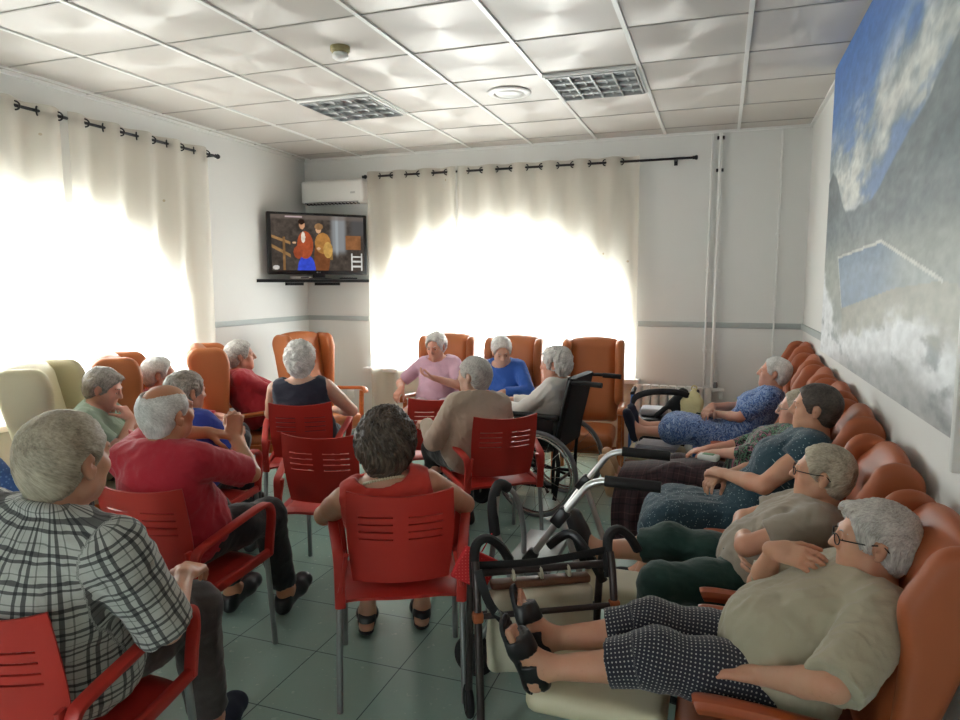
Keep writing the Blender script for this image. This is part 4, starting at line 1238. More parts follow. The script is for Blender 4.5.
curtain_run('back', 'x', (-3.36, -2.05, -.42), ((-3.40, -2.44, .3), (-2.42, -.72, 1.1)), YB-.10, 2.655, 'black curtain rod with ring eyelets above the back wall window',
            ('cream sheer curtain on the back window beside the television', 'wide cream sheer curtain on the back window behind the three armchairs'), (-3.44, -.26), 'g')
curtain_run('left', 'y', (4.84, 3.4, 1.9), ((1.55, 3.42, .8), (3.46, 4.80, .2)), XL+.10, 2.665, 'black curtain rod running along the left wall',
            ('cream sheer curtain at the left edge of the photo', 'cream sheer curtain on the left wall reaching toward the corner'), (1.5, 4.88), 'g')

# ------------------------------------------------------------------ air conditioner, television corner
r = empty('air_conditioner', (-3.77, YB-.10, 2.395)); tag(r, 'white split air conditioner high in the corner above the television', 'air conditioner')
ac = sdf_obj('casing', [rbox((0, 0, .12), (.36, .098, .118), .035, k=.01)], M['white_plastic'], r, .009)
MB().box((0, -.078, .016), (.62, .035, .012), (.35, 0, 0)).build('air_flap', M['grey_tube'], r, smooth=False)
gr = MB()
for k in range(15): gr.box((-.29+.0415*k, -.060, .0), (.008, .05, .012))
gr.build('outlet_grille', M['black_plastic'], r, smooth=False)
MB().box((.25, -.0985, .10), (.05, .004, .018), None, .001).build('display_badge', M['silver'], r)
r = empty('corner_shelf', (XL, YB, 1.60)); tag(r, 'black triangular corner shelf holding the television', 'shelf')
MB().add([(0.005, -.86, 0), (.79, -.005, 0), (.005, -.005, 0), (.005, -.86, .03), (.79, -.005, .03), (.005, -.005, .03)], [[0, 2, 1], [3, 4, 5], [0, 1, 4, 3], [1, 2, 5, 4], [2, 0, 3, 5]]).build('board', M['black_plastic'], r, smooth=False)
MB().box((.010, -.25, -.016), (.02, .3, .03)).build('bracket', M['black_metal'], r, smooth=False); MB().box((.25, -.010, -.016), (.3, .02, .03)).build('bracket', M['black_metal'], r, smooth=False)

tvr = empty('television', (-3.80, 5.93, 1.632), R2D(45)); tag(tvr, 'black flat television showing two people in costume on the corner shelf', 'television')
# local: screen faces -y
MB().box((0, .0, .345), (.985, .05, .60), None, .012).box((0, .03, .33), (.6, .06, .36), None, .02).build('bezel', M['black_plastic'], tvr)
MB().lathe([(0, 0), (.13, 0), (.125, .008), (.05, .014), (0, .014)], n=32).build('foot', M['black_plastic'], tvr)
MB().box((0, .0, .053), (.12, .04, .09), None, .008).build('neck', M['black_plastic'], tvr)
def tv_col(u, v):
    U, W = u*4, v*2.3; n = fbm(U*6, W*6, 5)
    c = lerp(hexc('2b2622'), hexc('5a5048'), n)
    c = lerp(c, hexc('7d7f80'), sm(.06, .0, np.abs(u-.72)-.05)*sm(.25, .4, v)); c = lerp(c, hexc('8f9496'), sm(.015, .0, np.abs(u-.70)-.008)*sm(.2, .4, v))
    c = lerp(c, hexc('4c4a49'), sm(.8, .9, u)*sm(.6, .7, v))
    c = lerp(c, hexc('6b6058'), sm(.9, .95, v)*.6); c = lerp(c, hexc('cdb6b8'), ((np.abs(u-.24) < .09) & (np.abs(v-.965) < .012)).astype(float)*.7)
    E = lambda cx, cy, rx, ry: ((u-cx)/rx)**2+((v-cy)/ry)**2 < 1
    def put(m, h): nonlocal c; c = np.where(m[..., None], hexc(h)*(.8+.4*n[..., None]), c)
    put((np.abs(u-.10) < .10) & (np.abs(v-.35+.9*(u-.1)) < .03), '8a6a45'); put((np.abs(u-.10) < .10) & (np.abs(v-.55+.6*(u-.1)) < .025), '94714a'); put((np.abs(u-.13) < .012) & (v < .6), '7d5d3c')
    put((np.abs(u-.88) < .085) & (np.abs(v-.52) < .13), '7d5436'); put((np.abs(u-.60) < .05) & (np.abs(v-.33) < .13), '7c6038')
    for vv in (.08, .17, .26): put((np.abs(u-.92) < .055) & (np.abs(v-vv) < .016), 'c3c2bd')
    put((np.abs(np.abs(u-.92)-.055) < .007) & (v < .32), 'c3c2bd')
    put(E(.365, .0, .095, .29), '3446b4'); put(E(.355, .46, .085, .25), '9a4a2e'); put(E(.28, .33, .05, .12), '8f452c'); put(E(.335, .60, .022, .1), 'd2c5b4'); put(E(.325, .82, .030, .075), 'b98a6a'); put(E(.32, .88, .034, .05), '2c1f18')
    put(E(.535, .24, .085, .40), '6a4128'); put(E(.545, .50, .085, .19), '9a6c3a'); put(E(.60, .38, .05, .15), 'b08a4c'); put(E(.50, .75, .030, .07), 'bf9673'); put(E(.505, .80, .045, .06), '8c6a48')
    put(E(.24, .50, .02, .02), 'c19a78'); put(E(.50, .40, .02, .025), 'c19a78')
    put(E(.045, .05, .035, .04), 'b9b4ae')
    return np.clip(c*1.0, 0, 1)
painted('screen', 200, 120, tv_col, lambda a, b: (-.455+.91*a, -.0262, .09+.535*b-.005), M['screen'], tvr)
M['logo'] = simple('grey_badge', 'b8b8b8', .3, .5, var=0)
bd = MB(); bd.lathe([(.0, 0), (.007, 0), (.007, .001), (0, .001)], n=14, axis='y')
for dx in (.014, .026): bd.box((dx, 0, 0), (.003, .002, .012))
bd.box((.018, 0, -.005), (.009, .002, .002)).box((.031, 0, -.005), (.008, .002, .002)).box((.031, 0, .005), (.008, .002, .002)).box((.034, 0, -.002), (.002, .002, .005))
bd.build('logo_badge', M['logo'], tvr, smooth=False).location = (-.02, -.0262, .067)
r = empty('set_top_box', (-3.925, 5.80, 1.631), R2D(45)); tag(r, 'slim silver set top box on the shelf left of the television foot', 'set top box')
MB().box((0, 0, .013), (.20, .12, .024), None, .004).build('casing', M['silver'], r); MB().box((.03, -.061, .013), (.08, .003, .012)).build('display', M['black_plastic'], r)
r = empty('remote_control', (-3.52, 6.02, 1.631), R2D(40)); tag(r, 'black remote control lying on the shelf right of the television', 'remote control')
MB().box((0, 0, .008), (.17, .045, .016), None, .004).build('casing', M['black_plastic'], r)
kb = MB()
for i in range(5):
    for j in range(3): kb.box((-.06+.025*i, -.012+.012*j, .0170), (.012, .007, .003))
kb.build('keypad', M['grey_rubber'], r, smooth=False)

# ------------------------------------------------------------------ pipes, radiator, socket
def pipe(name, pts, rad, lab, clips):
    r = empty(name, pts[0]); o = np.array(pts[0]); tag(r, lab, 'pipe', 'white wall pipes')
    MB().tube([tuple(np.array(p)-o) for p in pts], rad, 12, 0).build('tube', M['white_paint'], r)
    for z in clips: MB().box((0, .02, z-o[2]), (rad*4.4, .05, .026), None, .004).build('clip', M['black_metal' if z > 2.5 else 'white_paint'], r)
pipe('wall_pipe', [(-.055, YB-.035, .66), (-.055, YB-.035, ZC-.03)], .014, 'white vertical pipe beside the right end of the curtain rod', (1.0, 1.7, 2.55, 2.82))
pipe('wall_pipe', [(-.125, YB-.03, .20), (-.125, YB-.03, ZC-.03)], .009, 'thin white pipe running just left of the thicker one', (1.0, 1.7))
pipe('wall_pipe', [(.426, YB-.02, .10), (.426, YB-.02, ZC-.03)], .007, 'thin white conduit near the right corner of the back wall', (.8, 2.0))
r = empty('radiator', (-.385, YB-.09, .08)); tag(r, 'white ribbed radiator under the right side of the back window', 'radiator')
for k in range(9):
    MB().ribbon([(-.30+.075*k, 0, .03), (-.30+.075*k, 0, .60)], .068, .075, (1, 0, 0), 0, .45).build('column', M['white_paint'], r)
MB().tube([(-.34, 0, .58), (.36, 0, .58), (.41, .0, .58), (.41, .03, .56), (.41, .055, .5)], .016, 10, 4).build('header_pipe', M['white_paint'], r)
MB().tube([(-.34, 0, .06), (.34, 0, .06)], .016, 10).build('header_pipe', M['white_paint'], r)
MB().lathe([(0, 0), (.018, 0), (.020, .02), (.014, .05), (0, .052)], c=(.36, 0, .60), n=14).build('valve', M['grey_rubber'], r)
MB().box((-.25, .045, .0), (.04, .06, .12)).box((.25, .045, .0), (.04, .06, .12)).box((0, .06, .05), (.5, .02, .02)).build('wall_bracket', M['white_paint'], r, smooth=False)
r = empty('wall_socket', (-3.70, YB-.006, .42)); tag(r, 'white wall socket low on the back wall by the corner armchair', 'socket')
MB().box((0, 0, 0), (.084, .012, .084), None, .004).build('plate', M['white_plastic'], r); MB().lathe([(.020, 0), (.020, -.004), (.022, -.007), (.024, -.004), (.024, 0)], n=24, axis='y').build('outlet', M['white_paint'], r)

# ------------------------------------------------------------------ chairs
ch = make_plastic_chair()
CH = [((-1.645, 1.253), 11, 'red plastic armchair under the person in the plaid shirt'),
      ((-2.03, 2.13), 4, 'red plastic armchair under the balding person in red'),
      ((-1.92, 3.10), 13, 'empty red plastic armchair in the middle of the room, slots bright'),
      ((-2.58, 3.83), 25, 'red plastic armchair under the person in the dark vest'),
      ((-1.18, 2.38), 27, 'red plastic armchair under the person with the pearl necklace'),
      ((-1.28, 3.84), 38, 'red plastic armchair under the person in the beige cardigan'),
      ((-1.87, 4.30), 32, 'empty red plastic armchair in front of the person in pink'),
      ((-2.66, 2.88), 5, 'red plastic armchair under the grey haired person in blue'),
      ((-3.08, 2.04), -8, 'red plastic armchair cut off by the left edge behind the person in plaid')]
for i, (p, yaw, lab) in enumerate(CH):
    o = ch if i == 0 else copy_tree(ch)
    o.location = (*p, 0); o.rotation_euler = (0, 0, R2D(yaw)); tag(o, lab, 'chair', 'red plastic armchairs')
AC = [((-2.29, 5.44), 188, 'orange armchair under the person in the pink top'), ((-1.68, 5.40), 181, 'orange armchair under the person in the royal blue sweater'),
      ((-.98, 5.43), 185, 'empty orange armchair under the back window beside the radiator'), ((-3.40, 5.36), -112, 'empty orange armchair in the corner below the television'),
      ((-3.43, 4.39), -50, 'orange armchair under the person in the red knit with folded arms'), ((-3.50, 3.65), -50, 'orange armchair hiding the person with the white cap')]
wc = make_wing_chair('wing_armchair', 'orange_leather', 'orange_wood')
for i, (p, yaw, lab) in enumerate(AC):
    o = wc if i == 0 else copy_tree(wc)
    o.location = (*p, 0); o.rotation_euler = (0, 0, R2D(yaw)); tag(o, lab, 'armchair', 'orange wing armchairs')
cc = make_wing_chair('wing_armchair', 'cream_leather', 'orange_wood', w=.50, top=1.13, armz=.60); cc.location = (-3.38, 2.98, 0); cc.rotation_euler = (0, 0, R2D(-58))
tag(cc, 'cream wing armchair with orange wooden arms at the left wall', 'armchair')
RC = [(2.03, 12, .66, 1, 'rust recliner under the person in the stone blouse, nearest of its row'), (2.70, 12, .69, 2, 'rust recliner under the person in the grey tee'),
      (3.32, 12, .73, 0, 'rust recliner under the person in the teal dotted dress'), (3.92, 12, .75, 1, 'rust recliner under the person in the dark flowered blouse'),
      (4.51, 12, .76, 0, 'empty rust recliner between the dark flowered blouse and the blue dress'), (5.10, 12, .78, 0, 'rust recliner under the person in the blue patterned dress'),
      (5.69, 12, .82, 0, 'empty rust recliner at the far end of the row by the back wall')]
for y, rec, Lb, ft, lab in RC:
    o = make_recliner('recliner', rec, Lb, ft); o.location = (.235, y, 0); o.rotation_euler = (0, 0, R2D(90)); tag(o, lab, 'recliner', 'rust recliners along the right wall')

# ------------------------------------------------------------------ wheelchair
r = empty('wheelchair', (-1.21, 4.70, 0), R2D(83)); tag(r, 'black folding wheelchair with grey tyres in front of the empty armchair', 'wheelchair')
for sx in (-1, 1):
    x = sx*.30
    w = MB().torus((x, -.10, .30), .287, .014, (1, 0, 0), 48, 10).build('wheel', M['grey_rubber'], r)
    MB().torus((sx*.335, -.10, .30), .262, .008, (1, 0, 0), 44, 8).build('push_rim', M['steel'], w)
    sp = MB().torus((x, -.10, .30), .270, .008, (1, 0, 0), 44, 8)
    for k in range(16):
        a = 2*math.pi*k/16; sp.tube([(x+sx*.018*(-1)**k, -.10+.03*math.cos(a+.3), .30+.03*math.sin(a+.3)), (x, -.10+.268*math.cos(a), .30+.268*math.sin(a))], .0016, 5)
    sp.lathe([(0, -.035), (.022, -.035), (.026, 0), (.022, .035), (0, .035)], c=(x, -.10, .30), n=16, axis='x'); sp.build('spokes', M['steel'], w)
    c = MB().torus((sx*.22, .36, .085), .068, .016, (1, 0, 0), 28, 8).lathe([(0, -.012), (.055, -.010), (.055, .010), (0, .012)], c=(sx*.22, .36, .085), n=20, axis='x').build('caster', M['black_rubber'], r)
    MB().tube([(sx*.22, .36, .085), (sx*.245, .34, .17), (sx*.235, .30, .26)], .012, 8).build('fork', M['steel'], c)
    f = MB().tube([(sx*.235, -.20, .20), (sx*.235, .05, .20), (sx*.235, .30, .22), (sx*.235, .36, .40), (sx*.235, .44, .34), (sx*.23, .56, .12)], .0125, 8, 4)
    f.tube([(sx*.235, -.20, .16), (sx*.235, -.21, .45), (sx*.235, -.30, .90), (sx*.235, -.33, .93), (sx*.235, -.44, .93)], .0125, 8, 4).tube([(sx*.235, -.20, .46), (sx*.235, .32, .47)], .0125, 8).tube([(sx*.235, .30, .22), (sx*.235, .31, .62)], .0125, 8)
    f.build('side_frame', M['black_metal'], r)
    MB().ribbon([(sx*.245, -.24, .685), (sx*.245, 0, .69), (sx*.245, .24, .69), (sx*.245, .29, .675)], .055, .032, (1, 0, 0), 4).build('armrest', M['black_plastic'], r)
    MB().box((sx*.245, .02, .575), (.012, .44, .19), None, .006).build('side_panel', M['black_plastic'], r)
    MB().tube([(sx*.235, -.40, .93), (sx*.235, -.53, .925)], .018, 10).build('push_handle', M['black_rubber'], r)
    MB().box((sx*.12, .60, .11), (.17, .15, .014), (.2, 0, 0), .005).build('footplate', M['black_plastic'], r)
MB().box((0, .06, .455), (.45, .46, .05), None, .02).build('seat', M['black_cloth'], r)
MB().ribbon([(0, -.215, .47), (0, -.235, .60), (0, -.28, .80), (0, -.31, .955)], .46, .045, (1, 0, 0), 5).build('backrest', M['black_cloth'], r)
MB().tube([(-.23, -.16, .16), (.23, .20, .44)], .011, 8).tube([(.23, -.16, .16), (-.23, .20, .44)], .011, 8).tube([(-.235, -.18, .20), (.235, -.18, .20)], .011, 8).build('cross_brace', M['black_metal'], r)
MB().ribbon([(-.25, -.21, .52), (-.27, -.25, .35), (-.262, -.22, .12)], .03, .004, (0, 1, 0), 4).build('strap', M['black_cloth'], r)

# ------------------------------------------------------------------ walking aids
def tubes(m, lst, rad=.0125, sm_=5):
    for p in lst: m.tube(p, rad, 10, sm_)
    return m
r = empty('rollator', (-.60, 2.69, 0)); tag(r, 'silver rollator with black grips parked before the recliners', 'rollator')
for sy in (-1, 1):
    y = sy*.235
    tubes(MB(), [[(.35, y, .86), (.24, y, .862), (.17, y, .845), (.12, y, .79), (.0, y, .62), (-.14, y, .395), (-.27, y, .16)]], .0135, 5).build('side_frame', M['silver'], r)
    tubes(MB(), [[(.06, y, .70), (.16, y, .42), (.25, y, .13)]], .0125, 3).build('leg', M['silver'], r)
    MB().tube([(.22, y, .862), (.42, y, .858)], .021, 12).build('hand_grip', M['black_rubber'], r)
    MB().box((.055, y, .705), (.05, .036, .075), (0, .65, 0), .008).build('clamp', M['black_plastic'], r)
    MB().box((-.06, y, .535), (.045, .036, .06), (0, .65, 0), .008).build('clamp', M['black_plastic'], r)
    if sy < 0: MB().ribbon([(.02, y-.03, .60), (.10, y-.04, .66), (.17, y-.05, .60), (.23, y-.05, .50)], .03, .035, (0, 1, 0), 5, .45).build('brake_lever', M['black_plastic'], r)
    for x in (-.29, .27):
        w = MB().torus((x, y, .088), .072, .016, (0, 1, 0), 30, 8).lathe([(0, -.012), (.058, -.010), (.058, .010), (0, .012)], c=(x, y, .088), n=20, axis='y').build('wheel', M['black_rubber'], r)
MB().box((-.09, 0, .46), (.19, .44, .03), None, .01).build('seat', M['grey_tube'], r)
MB().box((-.135, 0, .36), (.02, .40, .16), None, .006).build('front_panel', M['silver'], r)
tubes(MB(), [[(-.20, -.235, .34), (-.20, .235, .34)]], .011, 1).build('cross_bar', M['silver'], r)
r = empty('walking_frame', (-.80, 2.52, 0), R2D(8)); tag(r, 'silver tube walking frame with black grip standing left of the rollator', 'walking frame')
tubes(MB(), [[(-.02, 0, .74), (-.02, .0, .60), (.03, 0, .44), (.05, 0, .25), (.05, 0, .012)]], .0125, 5).build('front_tube', M['silver'], r)
tubes(MB(), [[(-.03, .03, .77), (.04, .06, .74), (.075, .09, .60), (.08, .10, .42), (.08, .10, .012)]], .0115, 5).build('rear_tube', M['grey_tube'], r)
tubes(MB(), [[(-.02, 0, .62), (-.045, -.01, .40), (-.06, -.02, .012)]], .0115, 3).build('leg', M['grey_tube'], r)
MB().tube([(-.025, .0, .58), (-.035, .0, .70), (-.015, .02, .78), (.02, .05, .76)], .022, 12, 5).build('hand_grip', M['black_rubber'], r)
MB().box((.08, .10, .43), (.036, .036, .05), None, .008).build('clamp', M['black_plastic'], r)

r = empty('walker', (-.555, 2.22, 0), R2D(30)); r.scale = (1, 1, .9); tag(r, 'dark bronze folding walker carrying the cream bag beside the bare-toed feet', 'walker')
for sx in (-1, 1):
    x = sx*.24
    tubes(MB(), [[(x, .12, .02), (x, .10, .30), (x, .075, .58), (x, .05, .70)], [(x-sx*.0, -.14, .02), (x, -.10, .34), (x, -.05, .64), (x, -.02, .72)]], .0135, 4).build('side_frame', M['bronze_tube'], r)
    MB().ribbon([(x, -.02, .62), (x, .0, .70), (x+.01, .02, .765), (x+.05, .035, .785), (x+.10, .045, .745), (x+.135, .05, .685)], .04, .034, (0, 1, 0), 5, .48).build('hand_grip', M['black_rubber'], r)
    for y in (.12, -.14):
        w = MB().torus((x, y, .065), .05, .014, (1, 0, 0), 26, 8).lathe([(0, -.010), (.042, -.009), (.042, .009), (0, .010)], c=(x, y, .065), n=18, axis='x').build('wheel', M['black_rubber'], r)
tubes(MB(), [[(-.24, .02, .655), (.24, .02, .655)]], .0145, 1).build('cross_bar', M['bronze_tube'], r)
tubes(MB(), [[(-.24, -.07, .53), (.24, -.07, .53)]], .0115, 1).build('cross_bar', M['bronze_tube'], r)
tubes(MB(), [[(-.24, .09, .45), (.24, .09, .45)]], .011, 1).build('cross_bar', M['bronze_tube'], r)
MB().ribbon([(-.24, -.01, .70), (0, -.005, .695), (.24, .0, .72)], .030, .004, (0, 0, 1), 4).build('strap', M['black_cloth'], r)
for sx in (-1, 1): MB().box((sx*.24, -.07, .53), (.036, .036, .04), None, .008).build('clamp', M['rust_velour'], r)
r = empty('tote_bag', (-.555, 2.22, .0), R2D(30)); r.scale = (1, 1, .9); tag(r, 'cream canvas bag with a black strap hanging on the dark walker', 'bag')
sdf_obj('pouch', [rbox((.0, -.035+.05, .42), (.19, .035, .165), .03, k=.02), ell((0, .0, .38), (.17, .05, .13), None, .04)], M['cream_cloth'], r, .008, None, lambda P, d: d+.004*wob(P, 5, 22))
for x in (-.10, .0, .10): MB().torus((x, .02, .64), .022, .006, (1, 0, .12), 20, 6).build('hook', M['cream_cloth'], r)
MB().box((0, .02, .605), (.36, .05, .03), None, .01).build('rim', M['brown_wood'], r)
MB().ribbon([(-.235, -.05, .70), (-.20, -.09, .58), (-.10, -.10, .45), (-.02, -.095, .335), (.0, -.08, .30)], .030, .005, (.6, 0, .8), 5).build('strap', M['black_cloth'], r)
MB().box((-.17, -.096, .55), (.036, .008, .022), (0, .6, 0), .002).build('buckle', M['steel'], r)
# red dotted cloth
def red_mat():
    t = NT('red_dotted_cloth'); o = t.co(); vo = t.n('ShaderNodeTexVoronoi'); t.set(vo, 'Vector', o); t.set(vo, 'Scale', 70.); t.set(vo, 'Randomness', .1)
    t.bsdf(t.mix(t.math('LESS_THAN', vo.outputs['Distance'], .2), lin('cf2026'), lin('e8625a')), .7); return t.m
M['red_dots'] = red_mat()
r = empty('cloth_pouch', (-.775, 2.14, .60), R2D(30)); r.scale = (.8, .8, .8); tag(r, 'red dotted cloth pouch hanging left of the dark walker handle', 'pouch')
sdf_obj('pouch', [rbox((0, 0, .0), (.085, .012, .075), .01, np.array(Matrix.Rotation(R2D(28), 3, 'Y')), k=.01)], M['red_dots'], r, .005, None, lambda P, d: d+.003*wob(P, 8, 30))
MB().tube([(.03, 0, .07), (.06, .0, .12), (.075, .0, .15)], .003, 6, 4).build('loop', M['red_dots'], r)

# far blue rollator with bag
r = empty('rollator', (-.41, 5.66, 0), R2D(180)); tag(r, 'blue rollator with wide black back strap beside the radiator', 'rollator')
for sx in (-1, 1):
    x = sx*.25
    tubes(MB(), [[(x, .22, .08), (x, .12, .45), (x, .04, .68)], [(x, -.25, .08), (x, -.10, .45), (x, .0, .52)]], .0135, 3).build('side_frame', M['blue_tube'], r)
    MB().tube([(x, .04, .69), (x, -.10, .715)], .019, 10).build('hand_grip', M['black_rubber'], r)
    for y in (.24, -.26): MB().torus((x, y, .09), .072, .016, (1, 0, 0), 28, 8).lathe([(0, -.012), (.06, -.01), (.06, .01), (0, .012)], c=(x, y, .09), n=18, axis='x').build('wheel', M['black_rubber'], r)
MB().box((0, .02, .49), (.44, .30, .05), None, .02).build('seat', M['black_plastic'], r)
MB().ribbon([(-.25, .05, .62), (-.22, .10, .69), (-.12, .16, .735), (.02, .18, .74), (.13, .16, .72), (.22, .10, .67), (.25, .05, .60)], .05, .03, (0, 0, 1), 5, .45).build('back_strap', M['black_cloth'], r)
MB().box((0, .02, .37), (.36, .26, .16), None, .03).build('basket', M['black_cloth'], r)
r = empty('folded_towel', (-.50, 5.70, .516)); tag(r, 'pale folded towel lying on the blue rollator seat', 'towel')
sdf_obj('towel', [rbox((0, 0, .03), (.10, .11, .029), .026, k=.02)], M['grey_cloth'], r, .007)
r = empty('carrier_bag', (-.19, 5.56, .518)); tag(r, 'small pale yellow carrier bag with dark print standing on the blue rollator', 'bag')
M['bag_yellow'] = simple('pale_yellow_plastic', 'd6cc96', .4, var=.1, bscale=40, bstr=.5, bdist=.005)
sdf_obj('pouch', [rbox((0, 0, .085), (.085, .05, .085), .03, k=.03), rbox((.0, 0, .165), (.06, .03, .05), .02, k=.04), cap((.005, 0, .19), (.012, 0, .235), .035, .018, .03)], M['bag_yellow'], r, .006, None, lambda P, d: d+.005*wob(P, 3, 34)+.004*np.abs(wob(P, 9, 80)))
MB().torus((.012, 0, .25), .020, .005, (0, 1, 0), 18, 6).build('handle', M['bag_yellow'], r)
lf = MB()
for k, (dx, dz) in enumerate(((.03, .05), (.045, .062), (.055, .045), (.04, .035), (.06, .06), (.02, .04))): lf.sphere((dx, -.050, dz), (.011, .004, .007), 8, 6)
lf.build('print', simple('dark_green_print', '2c3a2c', .5, var=.1), r)
r = empty('jacket', (-.335, 5.58, .535)); tag(r, 'black jacket hanging over the right end of the blue rollator', 'jacket')
sdf_obj('body', [cap((.07, 0, .185), (-.12, -.02, .0), .032, .022, .05), cap((.08, 0, .18), (.06, .01, .0), .034, .034, .05), cap((.02, -.005, .10), (.03, .0, .01), .034, .034, .05)], M['black_cloth'], r, .007, None, lambda P, d: d+.006*wob(P, 4, 24)+.006*np.abs(wob(P, 6, 60)))

# stool with cushion and magazines
r = empty('stool', (-.42, 5.14, 0)); tag(r, 'low wooden stool with a white cushion under the outstretched feet', 'stool')
for sx in (-1, 1):
    for sy in (-1, 1): MB().box((sx*.18, sy*.15, .145), (.04, .04, .29), None, .005).build('leg', M['brown_wood'], r)
MB().box((0, 0, .275), (.42, .36, .05), None, .006).build('frame', M['brown_wood'], r)
sdf_obj('cushion', [rbox((0, 0, .330), (.205, .175, .032), .03, k=.02)], M['cream_leather'], r, .009)
mg_cols = ['8d93b5', 'b9bac6', '7d86b0', 'c7c6cf']
for k in range(4):
    M['mag%d' % k] = simple('magazine_cover_%d' % k, mg_cols[k], .4, var=.2, vscale=14)
    r = empty('magazine', (-.43+.012*k, 5.14-.006*k, .363+.0122*k), R2D(3-3*k)); tag(r, ('lowest magazine of the stack on the stool', 'second magazine up in the stack on the stool', 'third magazine up in the stack on the stool', 'topmost magazine of the stack on the stool under the feet')[k], 'magazine', 'magazines stacked on the stool')
    MB().box((0, 0, .0055), (.285, .21, .008), None, .001).build('pages', M['paper'], r); MB().box((0, 0, .0103), (.29, .215, .0014)).box((0, 0, .0006), (.29, .215, .0012)).box((-.1445, 0, .0055), (.0014, .215, .010)).build('cover', M['mag%d' % k], r, smooth=False)

# maroon plaid blanket over a lap, small tissue packets
xs = np.linspace(-.52, .0, 40); prof = spline([(4.02, .02), (3.95, .035), (3.86, .035), (3.79, .01), (3.735, -.07), (3.715, -.17), (3.70, -.28), (3.705, -.37)], 6)
Pn = []; uvn = []
for j, (yy, dz) in enumerate(prof):
    for x in xs:
        hang = max(0, (j-16)/(len(prof)-17)); zz = .595+.16*x
        Pn.append((x+.02*math.sin(j*.15), yy+.018*hang*math.sin(x*38+1.3)+.008*hang*math.sin(x*81), max(zz+dz, .06)+.012*hang*math.sin(x*23))); uvn.append((x, j*.0125, 0))
nx = len(xs); ii = np.arange((len(prof)-1)*(nx-1)); aa = ii//(nx-1)*nx+ii % (nx-1); c0 = np.array((-.26, 3.80, .12))
me = mesh_np('blanket', np.array(Pn)-c0, np.stack([aa, aa+1, aa+nx+1, aa+nx], 1), C['plaid_trousers'])
at = me.attributes.new('cuv', 'FLOAT_VECTOR', 'POINT'); at.data.foreach_set('vector', np.array(uvn, dtype=np.float32).ravel())
o = link('blanket', me, None, c0); md = o.modifiers.new('thickness', 'SOLIDIFY'); md.thickness = .007; md.offset = 1
tag(o, 'maroon plaid blanket hanging over the leg rest beside the tan shoes', 'blanket')
M['packet_green'] = simple('green_print', '6f9a72', .5, var=.2, vscale=30)
r = empty('tissue_packet', (-.035, 3.81, .634), R2D(-15)); tag(r, 'white and green tissue packet lying on the maroon plaid lap', 'tissue packet')
sdf_obj('packet', [rbox((0, 0, .018), (.055, .034, .016), .012, k=.01)], M['white_plastic'], r, .005); MB().box((.0, 0, .0352), (.06, .045, .0015), None, .0005).build('label', M['packet_green'], r)
# ------------------------------------------------------------------ the people
def loc_(at, yaw, p):
    c, s = math.cos(R2D(yaw)), math.sin(R2D(yaw)); x, y = p[0]-at[0], p[1]-at[1]
    return (x*c+y*s, -x*s+y*c, p[2])
def legs(kx=.12, ky=.36, kz=.50, ay=.38, az=.09, ax=None, **kw):
    ax = kx if ax is None else ax
    return dict(knee=dict(L=(-kx, ky, kz), R=(kx, ky, kz)), ank=dict(L=(-ax, ay, az), R=(ax, ay, az)))
TEE = dict(name='shirt', torso=True, sleeves=.72, hem=.05, neck=(.085, .02, .06), off=.017)
PANTS = dict(name='trousers', legs=1.86, waist=.02, wr=.004)
SHORT = dict(t=.011, amp=.0026, back=.02)
def P_(**k): return person(k)

# man in the plaid shirt (nearest, left)
at, yaw = CH[0][0], 11
P_(at=at, yaw=yaw, s=.99, fem=False, hip=(0, -.01, .566), head=(.085, -.02, 1.135), hrot=(-8, -4, 2), buckle=.05, belly=.05, girth=1.10, sw=.19, hs=1.04, seed=1,
   knee=dict(L=(-.17, .38, .53), R=(.15, .40, .535)), ank=dict(L=(-.17, .42, .095), R=(.145, .47, .095)),
   arms=dict(L=dict(w=(-.14, .26, .66), curl=.4), R=dict(w=(.235, .23, .735), hint=(.5, -1, -.6), hd=(-.2, .9, -.15), pn=(-.2, 0, -1), curl=.45)),
   vox=.0048, skin='skin', hair='hair_greybeige', hstyle=dict(t=.008, amp=.0016, back=.030, line=.0), shoes='blue',
   label='person in a black and white plaid shirt seen from behind at lower left',
   wear=[dict(PANTS, mat='brown', slack=.006), dict(TEE, mat='plaid_shirt', sleeves=.97, slack=.014, neck=(.070, .03, .065), collar=True, wr=.006, vox=.0055)])
# balding person in red
at, yaw = CH[1][0], 4
P_(at=at, yaw=yaw, s=.97, fem=False, hip=(0, -.01, .566), head=(-.015, -.045, 1.075), hrot=(-12, 4, 4), buckle=.05, belly=.035, girth=.98, sw=.18, hs=.99, seed=2,
   knee=dict(L=(-.14, .36, .53), R=(.14, .38, .53)), ank=dict(L=(-.13, .47, .10), R=(.13, .52, .10)),
   arms=dict(L=dict(w=(-.045, .24, .935), hint=(-1, .2, .1), hd=(.9, .25, -.12), pn=(0, .1, -1), curl=.35), R=dict(w=(.06, .27, .92), hint=(.9, -.35, -.8), hd=(-.05, .15, 1), pn=(-.3, .9, 0), curl=1.35)),
   vox=.0050, skin='skin_tan', hair='hair_white', hstyle=dict(t=.007, amp=.0014, back=.026, bald=[((0, .0, .118), (.066, .112, .082)), ((0, .09, .07), (.080, .065, .075))]), shoes='black',
   label='person balding with a white hair ring, in a red tee shirt, one fist raised',
   wear=[dict(PANTS, mat='black', slack=.004), dict(TEE, mat='red_tee', sleeves=.85, slack=.006, wr=.006)])
